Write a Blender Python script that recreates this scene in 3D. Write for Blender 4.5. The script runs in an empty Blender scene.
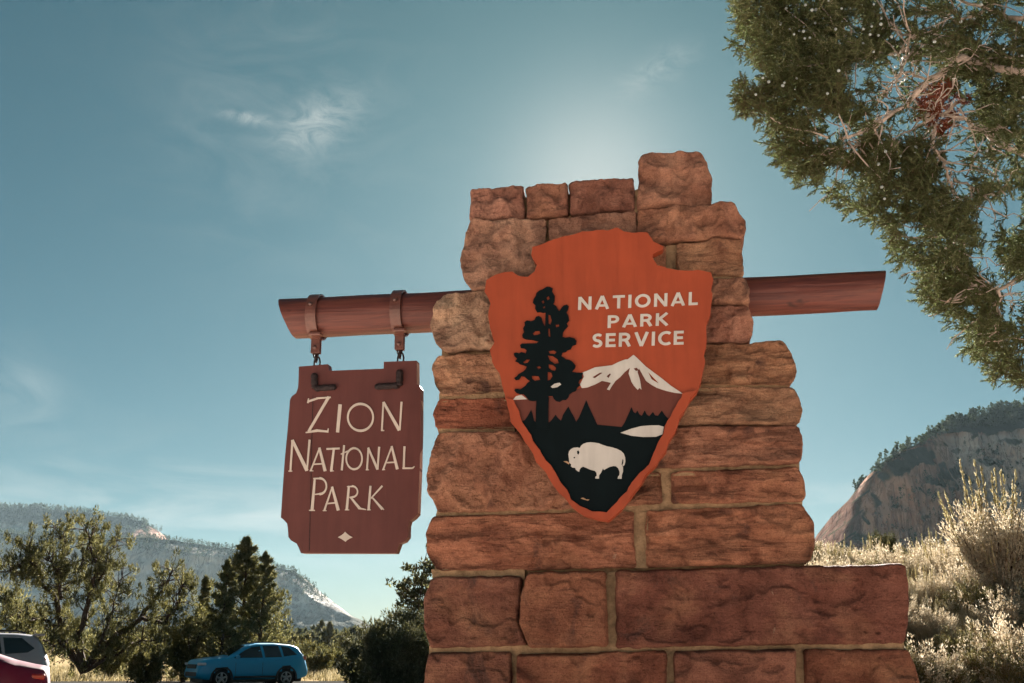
import bpy, math, random
import numpy as np
from mathutils import Vector, Matrix
from mathutils.geometry import delaunay_2d_cdt

# ------------------------------------------------------------------ camera / world / sun
S = bpy.context.scene
COL = S.collection
F, PITCH, CX, CY, CH = 1100.0, math.radians(15.6), 512.0, 341.5, 1.5
cam_d = bpy.data.cameras.new('camera'); cam = bpy.data.objects.new('camera', cam_d); COL.objects.link(cam)
cam_d.sensor_width = 36; cam_d.lens = 36 * F / 1024; cam_d.clip_end = 40000; cam_d.clip_start = 0.05
cam.location = (0, 0, CH); cam.rotation_euler = (math.pi / 2 + PITCH, 0, 0)
S.camera = cam

def ray(px, py):
    x = (px - CX) / F; z = -(py - CY) / F; y = 1.0
    c, s = math.cos(PITCH), math.sin(PITCH)
    return Vector((x, y * c - z * s, y * s + z * c))
def at(px, py, Y):                      # world point on the pixel's ray at forward distance Y
    r = ray(px, py); return Vector((0, 0, CH)) + r * (Y / r.y)

SUN_PX = (592, 203)
sd = ray(*SUN_PX).normalized()
SUN_EL = math.asin(sd.z); SUN_AZ = math.atan2(sd.x, sd.y)
S.view_settings.view_transform = 'Standard'; S.view_settings.look = 'None'
S.view_settings.exposure = 3.0; S.view_settings.gamma = 1.0; S.view_settings.use_curve_mapping = False
SKY_STRENGTH = 0.05
W = bpy.data.worlds.new('World'); S.world = W; W.use_nodes = True
nt = W.node_tree; nt.nodes.clear()
def N(nt, t, **kw):
    n = nt.nodes.new(t)
    for k, v in kw.items():
        if hasattr(n, k): setattr(n, k, v)
    return n
def sock(nt, a, b): nt.links.new(a, b)
def mathn(nt, op, a, b=None, c=None, clamp=False):
    n = nt.nodes.new('ShaderNodeMath'); n.operation = op; n.use_clamp = clamp
    for i, v in enumerate((a, b, c)):
        if v is None: continue
        if isinstance(v, (int, float)): n.inputs[i].default_value = v
        else: nt.links.new(v, n.inputs[i])
    return n.outputs[0]
def mixc(nt, fac, a, b, mode='MIX'):
    n = nt.nodes.new('ShaderNodeMix'); n.data_type = 'RGBA'; n.blend_type = mode; n.clamp_factor = True
    for s_, v in ((n.inputs[0], fac), (n.inputs[6], a), (n.inputs[7], b)):
        if isinstance(v, (int, float)): s_.default_value = v
        elif isinstance(v, (tuple, list)): s_.default_value = (*v[:3], 1)
        else: nt.links.new(v, s_)
    return n.outputs[2]
def ramp(nt, fac, stops, interp='LINEAR'):
    n = nt.nodes.new('ShaderNodeValToRGB'); n.color_ramp.interpolation = interp
    e = n.color_ramp.elements
    while len(e) > 1: e.remove(e[-1])
    for i, (p, c) in enumerate(stops):
        el = e[0] if i == 0 else e.new(p)
        el.position = p
        el.color = (c, c, c, 1) if isinstance(c, (int, float)) else (*c[:3], 1)
    nt.links.new(fac, n.inputs[0]); return n.outputs[0]
def noise(nt, vec, scale, detail=4, rough=0.5, dist=0.0):
    n = nt.nodes.new('ShaderNodeTexNoise'); n.inputs['Scale'].default_value = scale
    n.inputs['Detail'].default_value = detail; n.inputs['Roughness'].default_value = rough
    n.inputs['Distortion'].default_value = dist
    if vec is not None: nt.links.new(vec, n.inputs['Vector'])
    return n.outputs[0]
def mapping(nt, vec, scale=(1, 1, 1), loc=(0, 0, 0), rot=(0, 0, 0)):
    n = nt.nodes.new('ShaderNodeMapping'); n.inputs['Scale'].default_value = scale
    n.inputs['Location'].default_value = loc; n.inputs['Rotation'].default_value = rot
    nt.links.new(vec, n.inputs['Vector']); return n.outputs[0]

sky = N(nt, 'ShaderNodeTexSky', sky_type='NISHITA', sun_disc=False)
sky.sun_elevation = SUN_EL; sky.sun_rotation = SUN_AZ
sky.air_density = 1.0; sky.dust_density = 1.5; sky.ozone_density = 1.6; sky.altitude = 1500
tc = N(nt, 'ShaderNodeTexCoord'); D = tc.outputs['Generated']
sep = N(nt, 'ShaderNodeSeparateColor'); sock(nt, sky.outputs[0], sep.inputs[0]); cmb = N(nt, 'ShaderNodeCombineColor')
for i_, (g_, a_) in enumerate(((1.15, 0.039), (0.88, 0.119), (1.02, 0.087))):
    sock(nt, mathn(nt, 'MULTIPLY', mathn(nt, 'POWER', sep.outputs[i_], g_), a_), cmb.inputs[i_])
tinted = cmb.outputs[0]
# thin high cirrus and a glow round the sun, written in directions of the real sky
def lobe(px, py, sx, sz, rot=0.0):
    c = ray(px, py).normalized()
    n = nt.nodes.new('ShaderNodeVectorMath'); n.operation = 'SUBTRACT'; nt.links.new(D, n.inputs[0]); n.inputs[1].default_value = c
    m = mapping(nt, n.outputs[0], rot=(0, rot, 0)); m = mapping(nt, m, scale=(1 / sx, 0.8, 1 / sz))
    l = nt.nodes.new('ShaderNodeVectorMath'); l.operation = 'LENGTH'; nt.links.new(m, l.inputs[0])
    return mathn(nt, 'POWER', 2.718, mathn(nt, 'MULTIPLY', mathn(nt, 'POWER', l.outputs['Value'], 2), -1.0))
wisp = noise(nt, mapping(nt, D, scale=(5, 5, 11), rot=(0, 0.5, 0)), 2.2, 9, 0.62, 1.2)
wisp2 = noise(nt, mapping(nt, D, scale=(3, 3, 16), rot=(0, -0.06, 0), loc=(3, 1, 2)), 1.6, 8, 0.6, 0.6)
fine = noise(nt, mapping(nt, D, scale=(14, 14, 30), rot=(0, -0.5, 0)), 2.0, 8, 0.65, 1.5)
w1 = ramp(nt, wisp, [(0.40, 0.0), (0.75, 1.0)])
w2 = ramp(nt, wisp2, [(0.44, 0.0), (0.78, 1.0)])
w3 = ramp(nt, fine, [(0.35, 0.0), (0.70, 1.0)])
c1 = mathn(nt, 'MULTIPLY', lobe(318, 124, 0.036, 0.017, 0.5), mathn(nt, 'MULTIPLY', w3, 0.65))
c1b = mathn(nt, 'MULTIPLY', lobe(245, 118, 0.020, 0.0042, -0.05), mathn(nt, 'MULTIPLY', w3, 0.75))
c2 = mathn(nt, 'MULTIPLY', lobe(285, 130, 0.11, 0.11, 0.3), mathn(nt, 'MULTIPLY', w1, 0.17))
c3 = mathn(nt, 'MULTIPLY', lobe(210, 515, 0.22, 0.045), mathn(nt, 'MULTIPLY', w2, 1.05))
c4 = mathn(nt, 'MULTIPLY', lobe(860, 500, 0.10, 0.02), mathn(nt, 'MULTIPLY', w2, 0.8))
c5 = mathn(nt, 'MULTIPLY', lobe(655, 72, 0.03, 0.012, 0.4), mathn(nt, 'MULTIPLY', w3, 0.4))
c6 = mathn(nt, 'MULTIPLY', lobe(20, 390, 0.03, 0.03, 0.4), mathn(nt, 'MULTIPLY', w1, 0.35))
cs = mathn(nt, 'MULTIPLY', lobe(592, 190, 0.070, 0.070), 0.62)  # glow round the sun, put into the sky in the cloud colour
for c in (c1, c1b, c2, c3, c4, c5, c6): cs = mathn(nt, 'ADD', cs, c, clamp=True)
CLOUD = (1.75, 1.85, 1.75)
skyc = mixc(nt, cs, tinted, CLOUD)
bg = N(nt, 'ShaderNodeBackground'); sock(nt, skyc, bg.inputs[0]); bg.inputs[1].default_value = SKY_STRENGTH
wo = N(nt, 'ShaderNodeOutputWorld'); sock(nt, bg.outputs[0], wo.inputs[0])

sl = bpy.data.lights.new('sun', 'SUN'); so = bpy.data.objects.new('sun', sl); COL.objects.link(so)
sl.energy = 4.6; sl.angle = math.radians(0.5); sl.color = (1.0, 0.93, 0.84)
so.rotation_euler = Vector((-sd.x, -sd.y, -sd.z)).to_track_quat('-Z', 'Y').to_euler()

# ------------------------------------------------------------------ noise in numpy
def _h(ix, iy, iz, s):
    n = (ix * 374761393 + iy * 668265263 + iz * 2147483647 + s * 974634777) & 0xffffffff
    n = ((n ^ (n >> 13)) * 1274126177) & 0xffffffff
    n = ((n ^ (n >> 16)) * 2246822519) & 0xffffffff
    return ((n ^ (n >> 15)) & 0xffffff) / float(0xffffff) * 2 - 1
def vn(p, seed=0):
    p = np.asarray(p, float); i = np.floor(p).astype(np.int64); f = p - i; u = f * f * (3 - 2 * f)
    r = 0
    for dx in (0, 1):
        wx = u[:, 0] if dx else 1 - u[:, 0]
        for dy in (0, 1):
            wy = u[:, 1] if dy else 1 - u[:, 1]
            for dz in (0, 1):
                wz = u[:, 2] if dz else 1 - u[:, 2]
                r = r + wx * wy * wz * _h(i[:, 0] + dx, i[:, 1] + dy, i[:, 2] + dz, seed)
    return r
def fbm(p, seed=0, oct=5, rough=0.5, lac=2.03):
    a, s, t = 1.0, 0, 0
    p = np.asarray(p, float)
    for k in range(oct):
        s = s + a * vn(p, seed + 17 * k); t += a; a *= rough; p = p * lac + 3.7
    return s / t
def rfbm(p, seed=0, oct=4, rough=0.5):
    a, s, t = 1.0, 0, 0
    p = np.asarray(p, float)
    for k in range(oct):
        s = s + a * (1 - np.abs(vn(p, seed + 17 * k)) * 2); t += a; a *= rough; p = p * 2.07 + 1.3
    return s / t
def sstep(a, b, x):
    t = np.clip((np.asarray(x, float) - a) / (b - a), 0, 1); return t * t * (3 - 2 * t)

# ------------------------------------------------------------------ object helpers
def tag(o, label=None, cat=None, group=None, kind=None):
    if label: o['label'] = label
    if cat: o['category'] = cat
    if group: o['group'] = group
    if kind: o['kind'] = kind
    return o
def thing(name, label, cat, loc=(0, 0, 0), rz=0, group=None):
    o = bpy.data.objects.new(name, None); COL.objects.link(o); o.empty_display_size = 0.1
    o.location = loc; o.rotation_euler = (0, 0, rz)
    return tag(o, label, cat, group)
def mesh_np(name, V, Fc, mat, parent=None, smooth=False, origin=None):
    V = np.asarray(V, float)
    if origin is not None: V = V - np.asarray(origin)
    me = bpy.data.meshes.new(name)
    if isinstance(Fc, np.ndarray):
        n, k = Fc.shape
        me.vertices.add(len(V)); me.vertices.foreach_set('co', V.astype(np.float32).ravel())
        me.loops.add(n * k); me.loops.foreach_set('vertex_index', Fc.astype(np.int32).ravel())
        me.polygons.add(n); me.polygons.foreach_set('loop_start', np.arange(0, n * k, k, dtype=np.int32))
        try: me.polygons.foreach_set('loop_total', np.full(n, k, dtype=np.int32))
        except Exception: pass
        me.update(calc_edges=True); me.validate()
    else:
        me.from_pydata([tuple(v) for v in V], [], [tuple(f) for f in Fc]); me.update()
    if smooth: me.polygons.foreach_set('use_smooth', [True] * len(me.polygons))
    o = bpy.data.objects.new(name, me); COL.objects.link(o)
    if mat: me.materials.append(mat)
    if parent: o.parent = parent
    elif origin is not None: o.location = origin
    return o
class MB:
    def __init__(s): s.v = []; s.f = []
    def add(s, V, Fc):
        b = len(s.v); s.v += [tuple(v) for v in V]; s.f += [tuple(b + i for i in f) for f in Fc]
    def box(s, c, d, M=None, bev=0.0):
        x, y, z = (k / 2 for k in d); b = min(bev, x * .9, y * .9, z * .9)
        V = []; Fs = []
        if b <= 0:
            V = [(i * x, j * y, k * z) for i in (-1, 1) for j in (-1, 1) for k in (-1, 1)]
            Fs = [(0, 1, 3, 2), (4, 6, 7, 5), (0, 4, 5, 1), (2, 3, 7, 6), (0, 2, 6, 4), (1, 5, 7, 3)]
        else:
            idx = {}
            for i in (-1, 1):
                for j in (-1, 1):
                    for k in (-1, 1):
                        for a in range(3):
                            p = [i * (x - b), j * (y - b), k * (z - b)]
                            p[a] = (i * x, j * y, k * z)[a]; idx[i, j, k, a] = len(V); V.append(tuple(p))
            for a in range(3):
                o1, o2 = [q for q in range(3) if q != a]
                for s_ in (-1, 1):
                    q = []
                    for u, w in ((-1, -1), (1, -1), (1, 1), (-1, 1)):
                        t = [0, 0, 0]; t[a] = s_; t[o1] = u; t[o2] = w; q.append(idx[(*t, a)])
                    Fs.append(q)
            for a in range(3):
                o1, o2 = [q for q in range(3) if q != a]
                for u in (-1, 1):
                    for w in (-1, 1):
                        t = [0, 0, 0]; t[o1] = u; t[o2] = w; t[a] = -1; t2 = list(t); t2[a] = 1
                        Fs.append([idx[(*t, o1)], idx[(*t2, o1)], idx[(*t2, o2)], idx[(*t, o2)]])
            for i in (-1, 1):
                for j in (-1, 1):
                    for k in (-1, 1): Fs.append([idx[i, j, k, 0], idx[i, j, k, 1], idx[i, j, k, 2]])
        c = Vector(c)
        V = [(M @ Vector(v) if M is not None else Vector(v)) + c for v in V]
        s.add(V, Fs)
    def tube(s, pts, rad, seg=8, cap=True):
        pts = [Vector(p) for p in pts]; n = len(pts)
        if isinstance(rad, (int, float)): rad = [rad] * n
        V = []; up = None
        for i, p in enumerate(pts):
            t = (pts[min(i + 1, n - 1)] - pts[max(i - 1, 0)]).normalized()
            if up is None:
                up = Vector((0, 0, 1)) if abs(t.z) < .9 else Vector((1, 0, 0))
            a = t.cross(up).normalized(); b = a.cross(t).normalized(); up = b
            for k in range(seg):
                an = 2 * math.pi * k / seg
                V.append(p + (a * math.cos(an) + b * math.sin(an)) * rad[i])
        Fs = [(i * seg + k, i * seg + (k + 1) % seg, (i + 1) * seg + (k + 1) % seg, (i + 1) * seg + k)
              for i in range(n - 1) for k in range(seg)]
        if cap: Fs += [tuple(range(seg))[::-1], tuple((n - 1) * seg + k for k in range(seg))]
        s.add(V, Fs)
    def build(s, name, mat, parent=None, smooth=False, origin=None):
        return mesh_np(name, s.v, s.f, mat, parent, smooth, origin)
def copy_tree(o, parent=None):
    c = o.copy(); COL.objects.link(c)
    if parent: c.parent = parent
    for ch in [q for q in o.children]: copy_tree(ch, c)
    return c

# ------------------------------------------------------------------ materials
def mat(name, rough=0.8, spec=0.3):
    m = bpy.data.materials.new(name); m.use_nodes = True
    b = m.node_tree.nodes['Principled BSDF']; b.inputs['Roughness'].default_value = rough
    b.inputs['Specular IOR Level'].default_value = spec
    return m, m.node_tree, b
def simple(name, col, rough=0.6, spec=0.4, metal=0.0, var=0.12, vscale=12, bump=0.0, bscale=60, coat=0.0):
    m, t, b = mat(name, rough, spec); b.inputs['Metallic'].default_value = metal
    tc = N(t, 'ShaderNodeTexCoord'); n = noise(t, tc.outputs['Object'], vscale, 6, 0.6)
    k = ramp(t, n, [(0.3, 1 - var), (0.7, 1 + var)])
    sock(t, mixc(t, 1.0, col, k, 'MULTIPLY'), b.inputs['Base Color'])
    if coat: b.inputs['Coat Weight'].default_value = coat; b.inputs['Coat Roughness'].default_value = 0.05
    if bump:
        bn = N(t, 'ShaderNodeBump'); bn.inputs['Strength'].default_value = bump; bn.inputs['Distance'].default_value = 0.01
        sock(t, noise(t, tc.outputs['Object'], bscale, 6, 0.6), bn.inputs['Height']); sock(t, bn.outputs[0], b.inputs['Normal'])
    return m
def leafmat(name, cols, trans=0.4, clump=3.0, rough=0.6, tt=(1.25, 1.25, 0.8)):
    m, t, b = mat(name, 0.85, 0.06)
    g = N(t, 'ShaderNodeNewGeometry'); tc = N(t, 'ShaderNodeTexCoord')
    r = g.outputs['Random Per Island']; n = noise(t, tc.outputs['Object'], clump, 3, 0.5)
    k = mathn(t, 'ADD', mathn(t, 'MULTIPLY', r, 0.45), mathn(t, 'MULTIPLY', n, 0.75))
    st = [(0.2 + 0.75 * i / (len(cols) - 1), c) for i, c in enumerate(cols)]
    c = ramp(t, k, st)
    sock(t, c, b.inputs['Base Color'])
    tr = N(t, 'ShaderNodeBsdfTranslucent'); sock(t, mixc(t, 1.0, c, tt, 'MULTIPLY'), tr.inputs[0])
    mx = N(t, 'ShaderNodeMixShader'); mx.inputs[0].default_value = trans
    sock(t, b.outputs[0], mx.inputs[1]); sock(t, tr.outputs[0], mx.inputs[2])
    sock(t, mx.outputs[0], t.nodes['Material Output'].inputs[0])
    return m

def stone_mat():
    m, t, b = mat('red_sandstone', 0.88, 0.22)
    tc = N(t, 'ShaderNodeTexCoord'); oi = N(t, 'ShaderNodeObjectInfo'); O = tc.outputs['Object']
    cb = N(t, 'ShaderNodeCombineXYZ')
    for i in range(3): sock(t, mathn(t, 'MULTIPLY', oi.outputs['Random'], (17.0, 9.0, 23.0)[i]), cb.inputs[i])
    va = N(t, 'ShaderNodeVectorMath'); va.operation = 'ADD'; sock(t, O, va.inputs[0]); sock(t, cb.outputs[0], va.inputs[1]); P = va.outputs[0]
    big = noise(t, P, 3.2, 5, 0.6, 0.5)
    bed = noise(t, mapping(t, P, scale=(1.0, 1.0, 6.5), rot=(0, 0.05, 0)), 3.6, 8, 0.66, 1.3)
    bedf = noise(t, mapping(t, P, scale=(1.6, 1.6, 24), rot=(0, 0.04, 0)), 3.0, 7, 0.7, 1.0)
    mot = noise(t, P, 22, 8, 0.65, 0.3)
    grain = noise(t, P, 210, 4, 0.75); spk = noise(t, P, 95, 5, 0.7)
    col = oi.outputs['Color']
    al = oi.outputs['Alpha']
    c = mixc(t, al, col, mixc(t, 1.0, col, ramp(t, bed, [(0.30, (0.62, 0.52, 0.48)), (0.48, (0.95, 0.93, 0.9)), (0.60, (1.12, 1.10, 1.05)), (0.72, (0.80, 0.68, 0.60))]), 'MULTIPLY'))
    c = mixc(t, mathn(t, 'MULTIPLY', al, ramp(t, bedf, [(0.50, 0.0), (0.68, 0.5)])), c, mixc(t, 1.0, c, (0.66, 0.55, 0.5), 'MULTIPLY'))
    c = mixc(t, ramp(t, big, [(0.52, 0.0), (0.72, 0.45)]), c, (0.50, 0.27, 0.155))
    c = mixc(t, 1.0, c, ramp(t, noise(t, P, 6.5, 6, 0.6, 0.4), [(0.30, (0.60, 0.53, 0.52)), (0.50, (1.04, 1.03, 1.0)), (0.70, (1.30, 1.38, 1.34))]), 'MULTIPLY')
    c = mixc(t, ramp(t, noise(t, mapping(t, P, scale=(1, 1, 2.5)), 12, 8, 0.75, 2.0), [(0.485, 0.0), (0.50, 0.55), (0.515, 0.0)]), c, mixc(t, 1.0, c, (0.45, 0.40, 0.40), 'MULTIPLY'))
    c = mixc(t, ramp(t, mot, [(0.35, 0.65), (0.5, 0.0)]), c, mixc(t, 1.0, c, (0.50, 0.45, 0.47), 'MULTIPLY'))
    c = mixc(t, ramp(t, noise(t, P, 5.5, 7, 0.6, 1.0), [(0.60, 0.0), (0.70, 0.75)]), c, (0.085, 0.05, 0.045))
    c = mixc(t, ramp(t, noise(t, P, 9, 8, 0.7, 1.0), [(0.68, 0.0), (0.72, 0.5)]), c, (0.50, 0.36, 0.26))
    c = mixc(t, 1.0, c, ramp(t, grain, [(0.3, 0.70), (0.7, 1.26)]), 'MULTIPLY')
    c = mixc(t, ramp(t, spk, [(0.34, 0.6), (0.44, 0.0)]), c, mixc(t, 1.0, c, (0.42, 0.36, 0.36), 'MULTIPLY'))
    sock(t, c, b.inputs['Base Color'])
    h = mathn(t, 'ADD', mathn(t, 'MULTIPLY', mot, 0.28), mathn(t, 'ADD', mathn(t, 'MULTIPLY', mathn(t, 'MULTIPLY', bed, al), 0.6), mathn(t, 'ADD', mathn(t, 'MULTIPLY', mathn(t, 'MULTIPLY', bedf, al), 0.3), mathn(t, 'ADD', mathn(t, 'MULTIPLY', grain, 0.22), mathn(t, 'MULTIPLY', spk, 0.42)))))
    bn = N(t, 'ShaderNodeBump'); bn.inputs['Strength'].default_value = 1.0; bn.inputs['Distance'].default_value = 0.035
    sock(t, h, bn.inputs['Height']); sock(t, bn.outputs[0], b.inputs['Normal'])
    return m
M_stone = stone_mat()
M_mortar = simple('tan_mortar', (0.34, 0.235, 0.14), 0.95, 0.1, var=0.35, vscale=30, bump=0.9, bscale=90)
def paintmat(name, col, wear=(0.6, 0.55, 0.5), amt=0.25, rough=0.55, spec=0.3):
    m, t, b = mat(name, rough, spec)
    tc = N(t, 'ShaderNodeTexCoord'); O = tc.outputs['Object']
    g = noise(t, mapping(t, O, scale=(1, 1, 0.12)), 26, 6, 0.6, 0.3)
    n = noise(t, O, 7, 7, 0.6)
    c = mixc(t, 1.0, col, ramp(t, n, [(0.3, 0.9), (0.7, 1.08)]), 'MULTIPLY')
    c = mixc(t, 1.0, c, ramp(t, g, [(0.32, 0.88), (0.65, 1.06)]), 'MULTIPLY')
    c = mixc(t, ramp(t, noise(t, O, 60, 8, 0.75), [(0.70, 0.0), (0.78, amt)]), c, wear)
    sock(t, c, b.inputs['Base Color'])
    bn = N(t, 'ShaderNodeBump'); bn.inputs['Strength'].default_value = 0.25; bn.inputs['Distance'].default_value = 0.004
    sock(t, g, bn.inputs['Height']); sock(t, bn.outputs[0], b.inputs['Normal'])
    return m
M_orange = paintmat('burnt_orange_paint', (0.325, 0.060, 0.023), (0.55, 0.35, 0.25))
M_brownp = paintmat('brown_field_paint', (0.125, 0.035, 0.024))
M_dark = paintmat('dark_green_paint', (0.0035, 0.0085, 0.0105), (0.3, 0.2, 0.12), 0.05, 0.7, 0.08)
M_white = paintmat('white_sign_paint', (0.54, 0.53, 0.50), (0.5, 0.45, 0.4))
M_sign = paintmat('brown_sign_paint', (0.110, 0.036, 0.032), (0.3, 0.2, 0.17), 0.15)
M_cream = paintmat('cream_letter_paint', (0.58, 0.53, 0.47))
M_edge = paintmat('lit_edge_paint', (0.34, 0.27, 0.26), (0.1, 0.04, 0.03), 0.9)  # pale tone stands for light on the board's side edge
M_iron = simple('rough_dark_iron', (0.022, 0.014, 0.016), 0.6, 0.5, metal=0.2, var=0.5, vscale=60, bump=0.9, bscale=120)
M_strap = simple('painted_brown_steel', (0.13, 0.050, 0.036), 0.33, 0.6, var=0.25, vscale=18, bump=0.2, bscale=80)
M_bolt = simple('dull_steel', (0.16, 0.10, 0.09), 0.4, 0.5, metal=0.5)
def beam_mat():
    m, t, b = mat('brown_stained_log', 0.5, 0.45)
    tc = N(t, 'ShaderNodeTexCoord'); O = tc.outputs['Object']
    g = noise(t, mapping(t, O, scale=(0.35, 6, 6)), 9, 8, 0.65, 0.6)
    n = noise(t, mapping(t, O, scale=(0.5, 2, 2)), 5, 6, 0.6)
    kn = noise(t, mapping(t, O, scale=(1.2, 2.5, 2.5)), 6.5, 2, 0.5)
    c = mixc(t, ramp(t, g, [(0.35, 0.0), (0.65, 1.0)]), (0.075, 0.022, 0.019), (0.155, 0.046, 0.032))
    c = mixc(t, ramp(t, n, [(0.55, 0.0), (0.75, 0.6)]), c, (0.19, 0.065, 0.038))
    c = mixc(t, ramp(t, kn, [(0.70, 0.0), (0.74, 0.85)]), c, (0.035, 0.014, 0.012))
    sock(t, c, b.inputs['Base Color'])
    bn = N(t, 'ShaderNodeBump'); bn.inputs['Strength'].default_value = 0.5; bn.inputs['Distance'].default_value = 0.01
    sock(t, g, bn.inputs['Height']); sock(t, bn.outputs[0], b.inputs['Normal'])
    return m
M_beam = beam_mat()
M_bark = simple('grey_juniper_bark', (0.20, 0.145, 0.11), 0.95, 0.1, var=0.4, vscale=30, bump=0.9, bscale=80)
M_barkd = simple('dark_bark', (0.075, 0.052, 0.042), 0.95, 0.1, var=0.4, vscale=8)
M_palebr = simple('bleached_branch', (0.50, 0.42, 0.36), 0.9, 0.1, var=0.25, vscale=30, bump=0.6, bscale=90)

# ------------------------------------------------------------------ ground, road, hills
def hgt(x, y):
    x = np.asarray(x, float); y = np.asarray(y, float)
    a = x / np.maximum(y, 0.5)
    z = 2.35 * sstep(4.2, 13.5, y) * sstep(0.04, 0.27, a) * (y > 0)
    z = z * (1 - 0.6 * sstep(40, 160, y))
    p = np.stack([x * 0.25, y * 0.25, x * 0], -1).reshape(-1, 3)
    n = fbm(p, 5, 3).reshape(x.shape)
    z = z + 0.10 * n * sstep(5, 12, y) * (1 - sstep(30, 60, np.abs(y)) * (1 - sstep(90, 150, np.abs(y))))
    far = sstep(90, 900, y)
    q = np.stack([x * 0.004, y * 0.004, x * 0], -1).reshape(-1, 3)
    z = z + far * (10 + 7 * fbm(q, 9, 4).reshape(x.shape))
    return z
def hz(x, y): return float(hgt(np.array([x]), np.array([y]))[0])
def make_ground():
    def axis(m):
        a = [0.0]; s = 0.25
        while a[-1] < m: a.append(a[-1] + s); s *= 1.055
        return a
    ap = axis(9000); am = [-v for v in axis(9000)[1:]][::-1]
    xs = np.array(am + ap); ys = np.array([-v for v in axis(400)[1:]][::-1] + ap)
    X, Y = np.meshgrid(xs, ys); Z = hgt(X, Y)
    V = np.stack([X, Y, Z], -1).reshape(-1, 3); nx = len(xs); ny = len(ys)
    i, j = np.meshgrid(np.arange(nx - 1), np.arange(ny - 1)); b = (j * nx + i).ravel()
    Fc = np.stack([b, b + 1, b + nx + 1, b + nx], -1)
    m, t, bs = mat('dry_grassy_soil', 1.0, 0.0)
    tc = N(t, 'ShaderNodeTexCoord'); O = tc.outputs['Object']
    n1 = noise(t, O, 0.35, 8, 0.65); n2 = noise(t, O, 3.5, 8, 0.7); n3 = noise(t, O, 0.012, 8, 0.6)
    c = mixc(t, ramp(t, n2, [(0.35, 0.0), (0.65, 1.0)]), (0.30, 0.22, 0.14), (0.40, 0.33, 0.19))
    c = mixc(t, ramp(t, n1, [(0.5, 0.0), (0.65, 0.7)]), c, (0.27, 0.19, 0.12))
    c = mixc(t, ramp(t, n3, [(0.45, 0.0), (0.6, 0.3)]), c, (0.20, 0.19, 0.11))
    sp_ = N(t, 'ShaderNodeSeparateXYZ'); sock(t, O, sp_.inputs[0])
    fore_bounce = mathn(t, 'MULTIPLY', mathn(t, 'SUBTRACT', 7.5, sp_.outputs[1]), 0.25, clamp=True)  # unseen ground around the camera, made pale to bounce sunlight onto the pillar
    c = mixc(t, fore_bounce, mixc(t, 1.0, c, (0.80, 0.78, 0.74), 'MULTIPLY'), mixc(t, ramp(t, n2, [(0.35, 0.0), (0.65, 1.0)]), (0.56, 0.44, 0.37), (0.64, 0.51, 0.44)))
    sock(t, c, bs.inputs['Base Color'])
    bn = N(t, 'ShaderNodeBump'); bn.inputs['Strength'].default_value = 0.6; bn.inputs['Distance'].default_value = 0.05
    sock(t, n2, bn.inputs['Height']); sock(t, bn.outputs[0], bs.inputs['Normal'])
    tag(mesh_np('ground', V, Fc, m, smooth=True), kind='structure')
make_ground()
def make_road():
    xs = np.linspace(-80, 6, 120); V = []
    for x in xs:
        for y in (21.0, 35.0, 51.0): V.append((x, y, 0))
    V = np.array(V); V[:, 2] = hgt(V[:, 0], V[:, 1]) + 0.11
    f = []
    for i in range(len(xs) - 1):
        for k in range(2): a = i * 3 + k; f.append((a, a + 3, a + 4, a + 1))
    tag(mesh_np('car_park', V, f, simple('asphalt', (0.045, 0.043, 0.04), 1.0, 0.0, var=0.3, vscale=2)), kind='structure')
make_road()

def tmpl(T, TF, pos, R, sc):
    T = np.asarray(T, float); TF = np.asarray(TF); n = len(pos); m = len(T)
    sc = np.asarray(sc, float)
    if sc.ndim == 1: sc = sc[:, None]
    V = np.einsum('nij,nmj->nmi', R, T[None] * sc[:, None, :]) + np.asarray(pos)[:, None, :]
    Fc = (TF[None] + (np.arange(n) * m)[:, None, None]).reshape(-1, TF.shape[1])
    return V.reshape(-1, 3), Fc
def rot_to(dirs, rng):                      # rotation taking +z to dir with random spin
    d = dirs / np.linalg.norm(dirs, axis=1, keepdims=True)
    r = rng.normal(size=d.shape); a = np.cross(d, r); a /= np.linalg.norm(a, axis=1, keepdims=True) + 1e-9
    b = np.cross(d, a)
    return np.stack([a, b, d], -1)

# leaf templates, unit length along +z
SP_V = [(-.5, -.29, 0), (.5, -.29, 0), (0, .58, 0), (0, 0, 1)]        # spindle
SP_F = [(0, 1, 3), (1, 2, 3), (2, 0, 3)]
LF_V = [(0, 0, 0), (.5, 0.1, .45), (0, 0, 1), (-.5, 0.1, .45)]         # leaf blade
LF_F = [(0, 1, 2), (0, 2, 3)]
def bend_spindles(rng, n_side, spread):
    V, Fc = [], []
    pos = [(0, 0, 0)]; dr = [(0, 0, 1)]; L = [1.0]
    for k in range(n_side):
        t = 0.12 + 0.8 * (k + 1) / (n_side + 1); a = rng.uniform(0, 6.28)
        pos.append((0, 0, t)); dr.append((math.cos(a) * spread, math.sin(a) * spread, 0.8)); L.append(0.34 * (1.25 - t))
    pos = np.array(pos); R = rot_to(np.array(dr, float), rng)
    sc = np.stack([np.full(len(L), 0.062)] * 2 + [np.array(L)], -1)
    return tmpl(SP_V, SP_F, pos, R, sc)

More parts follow.
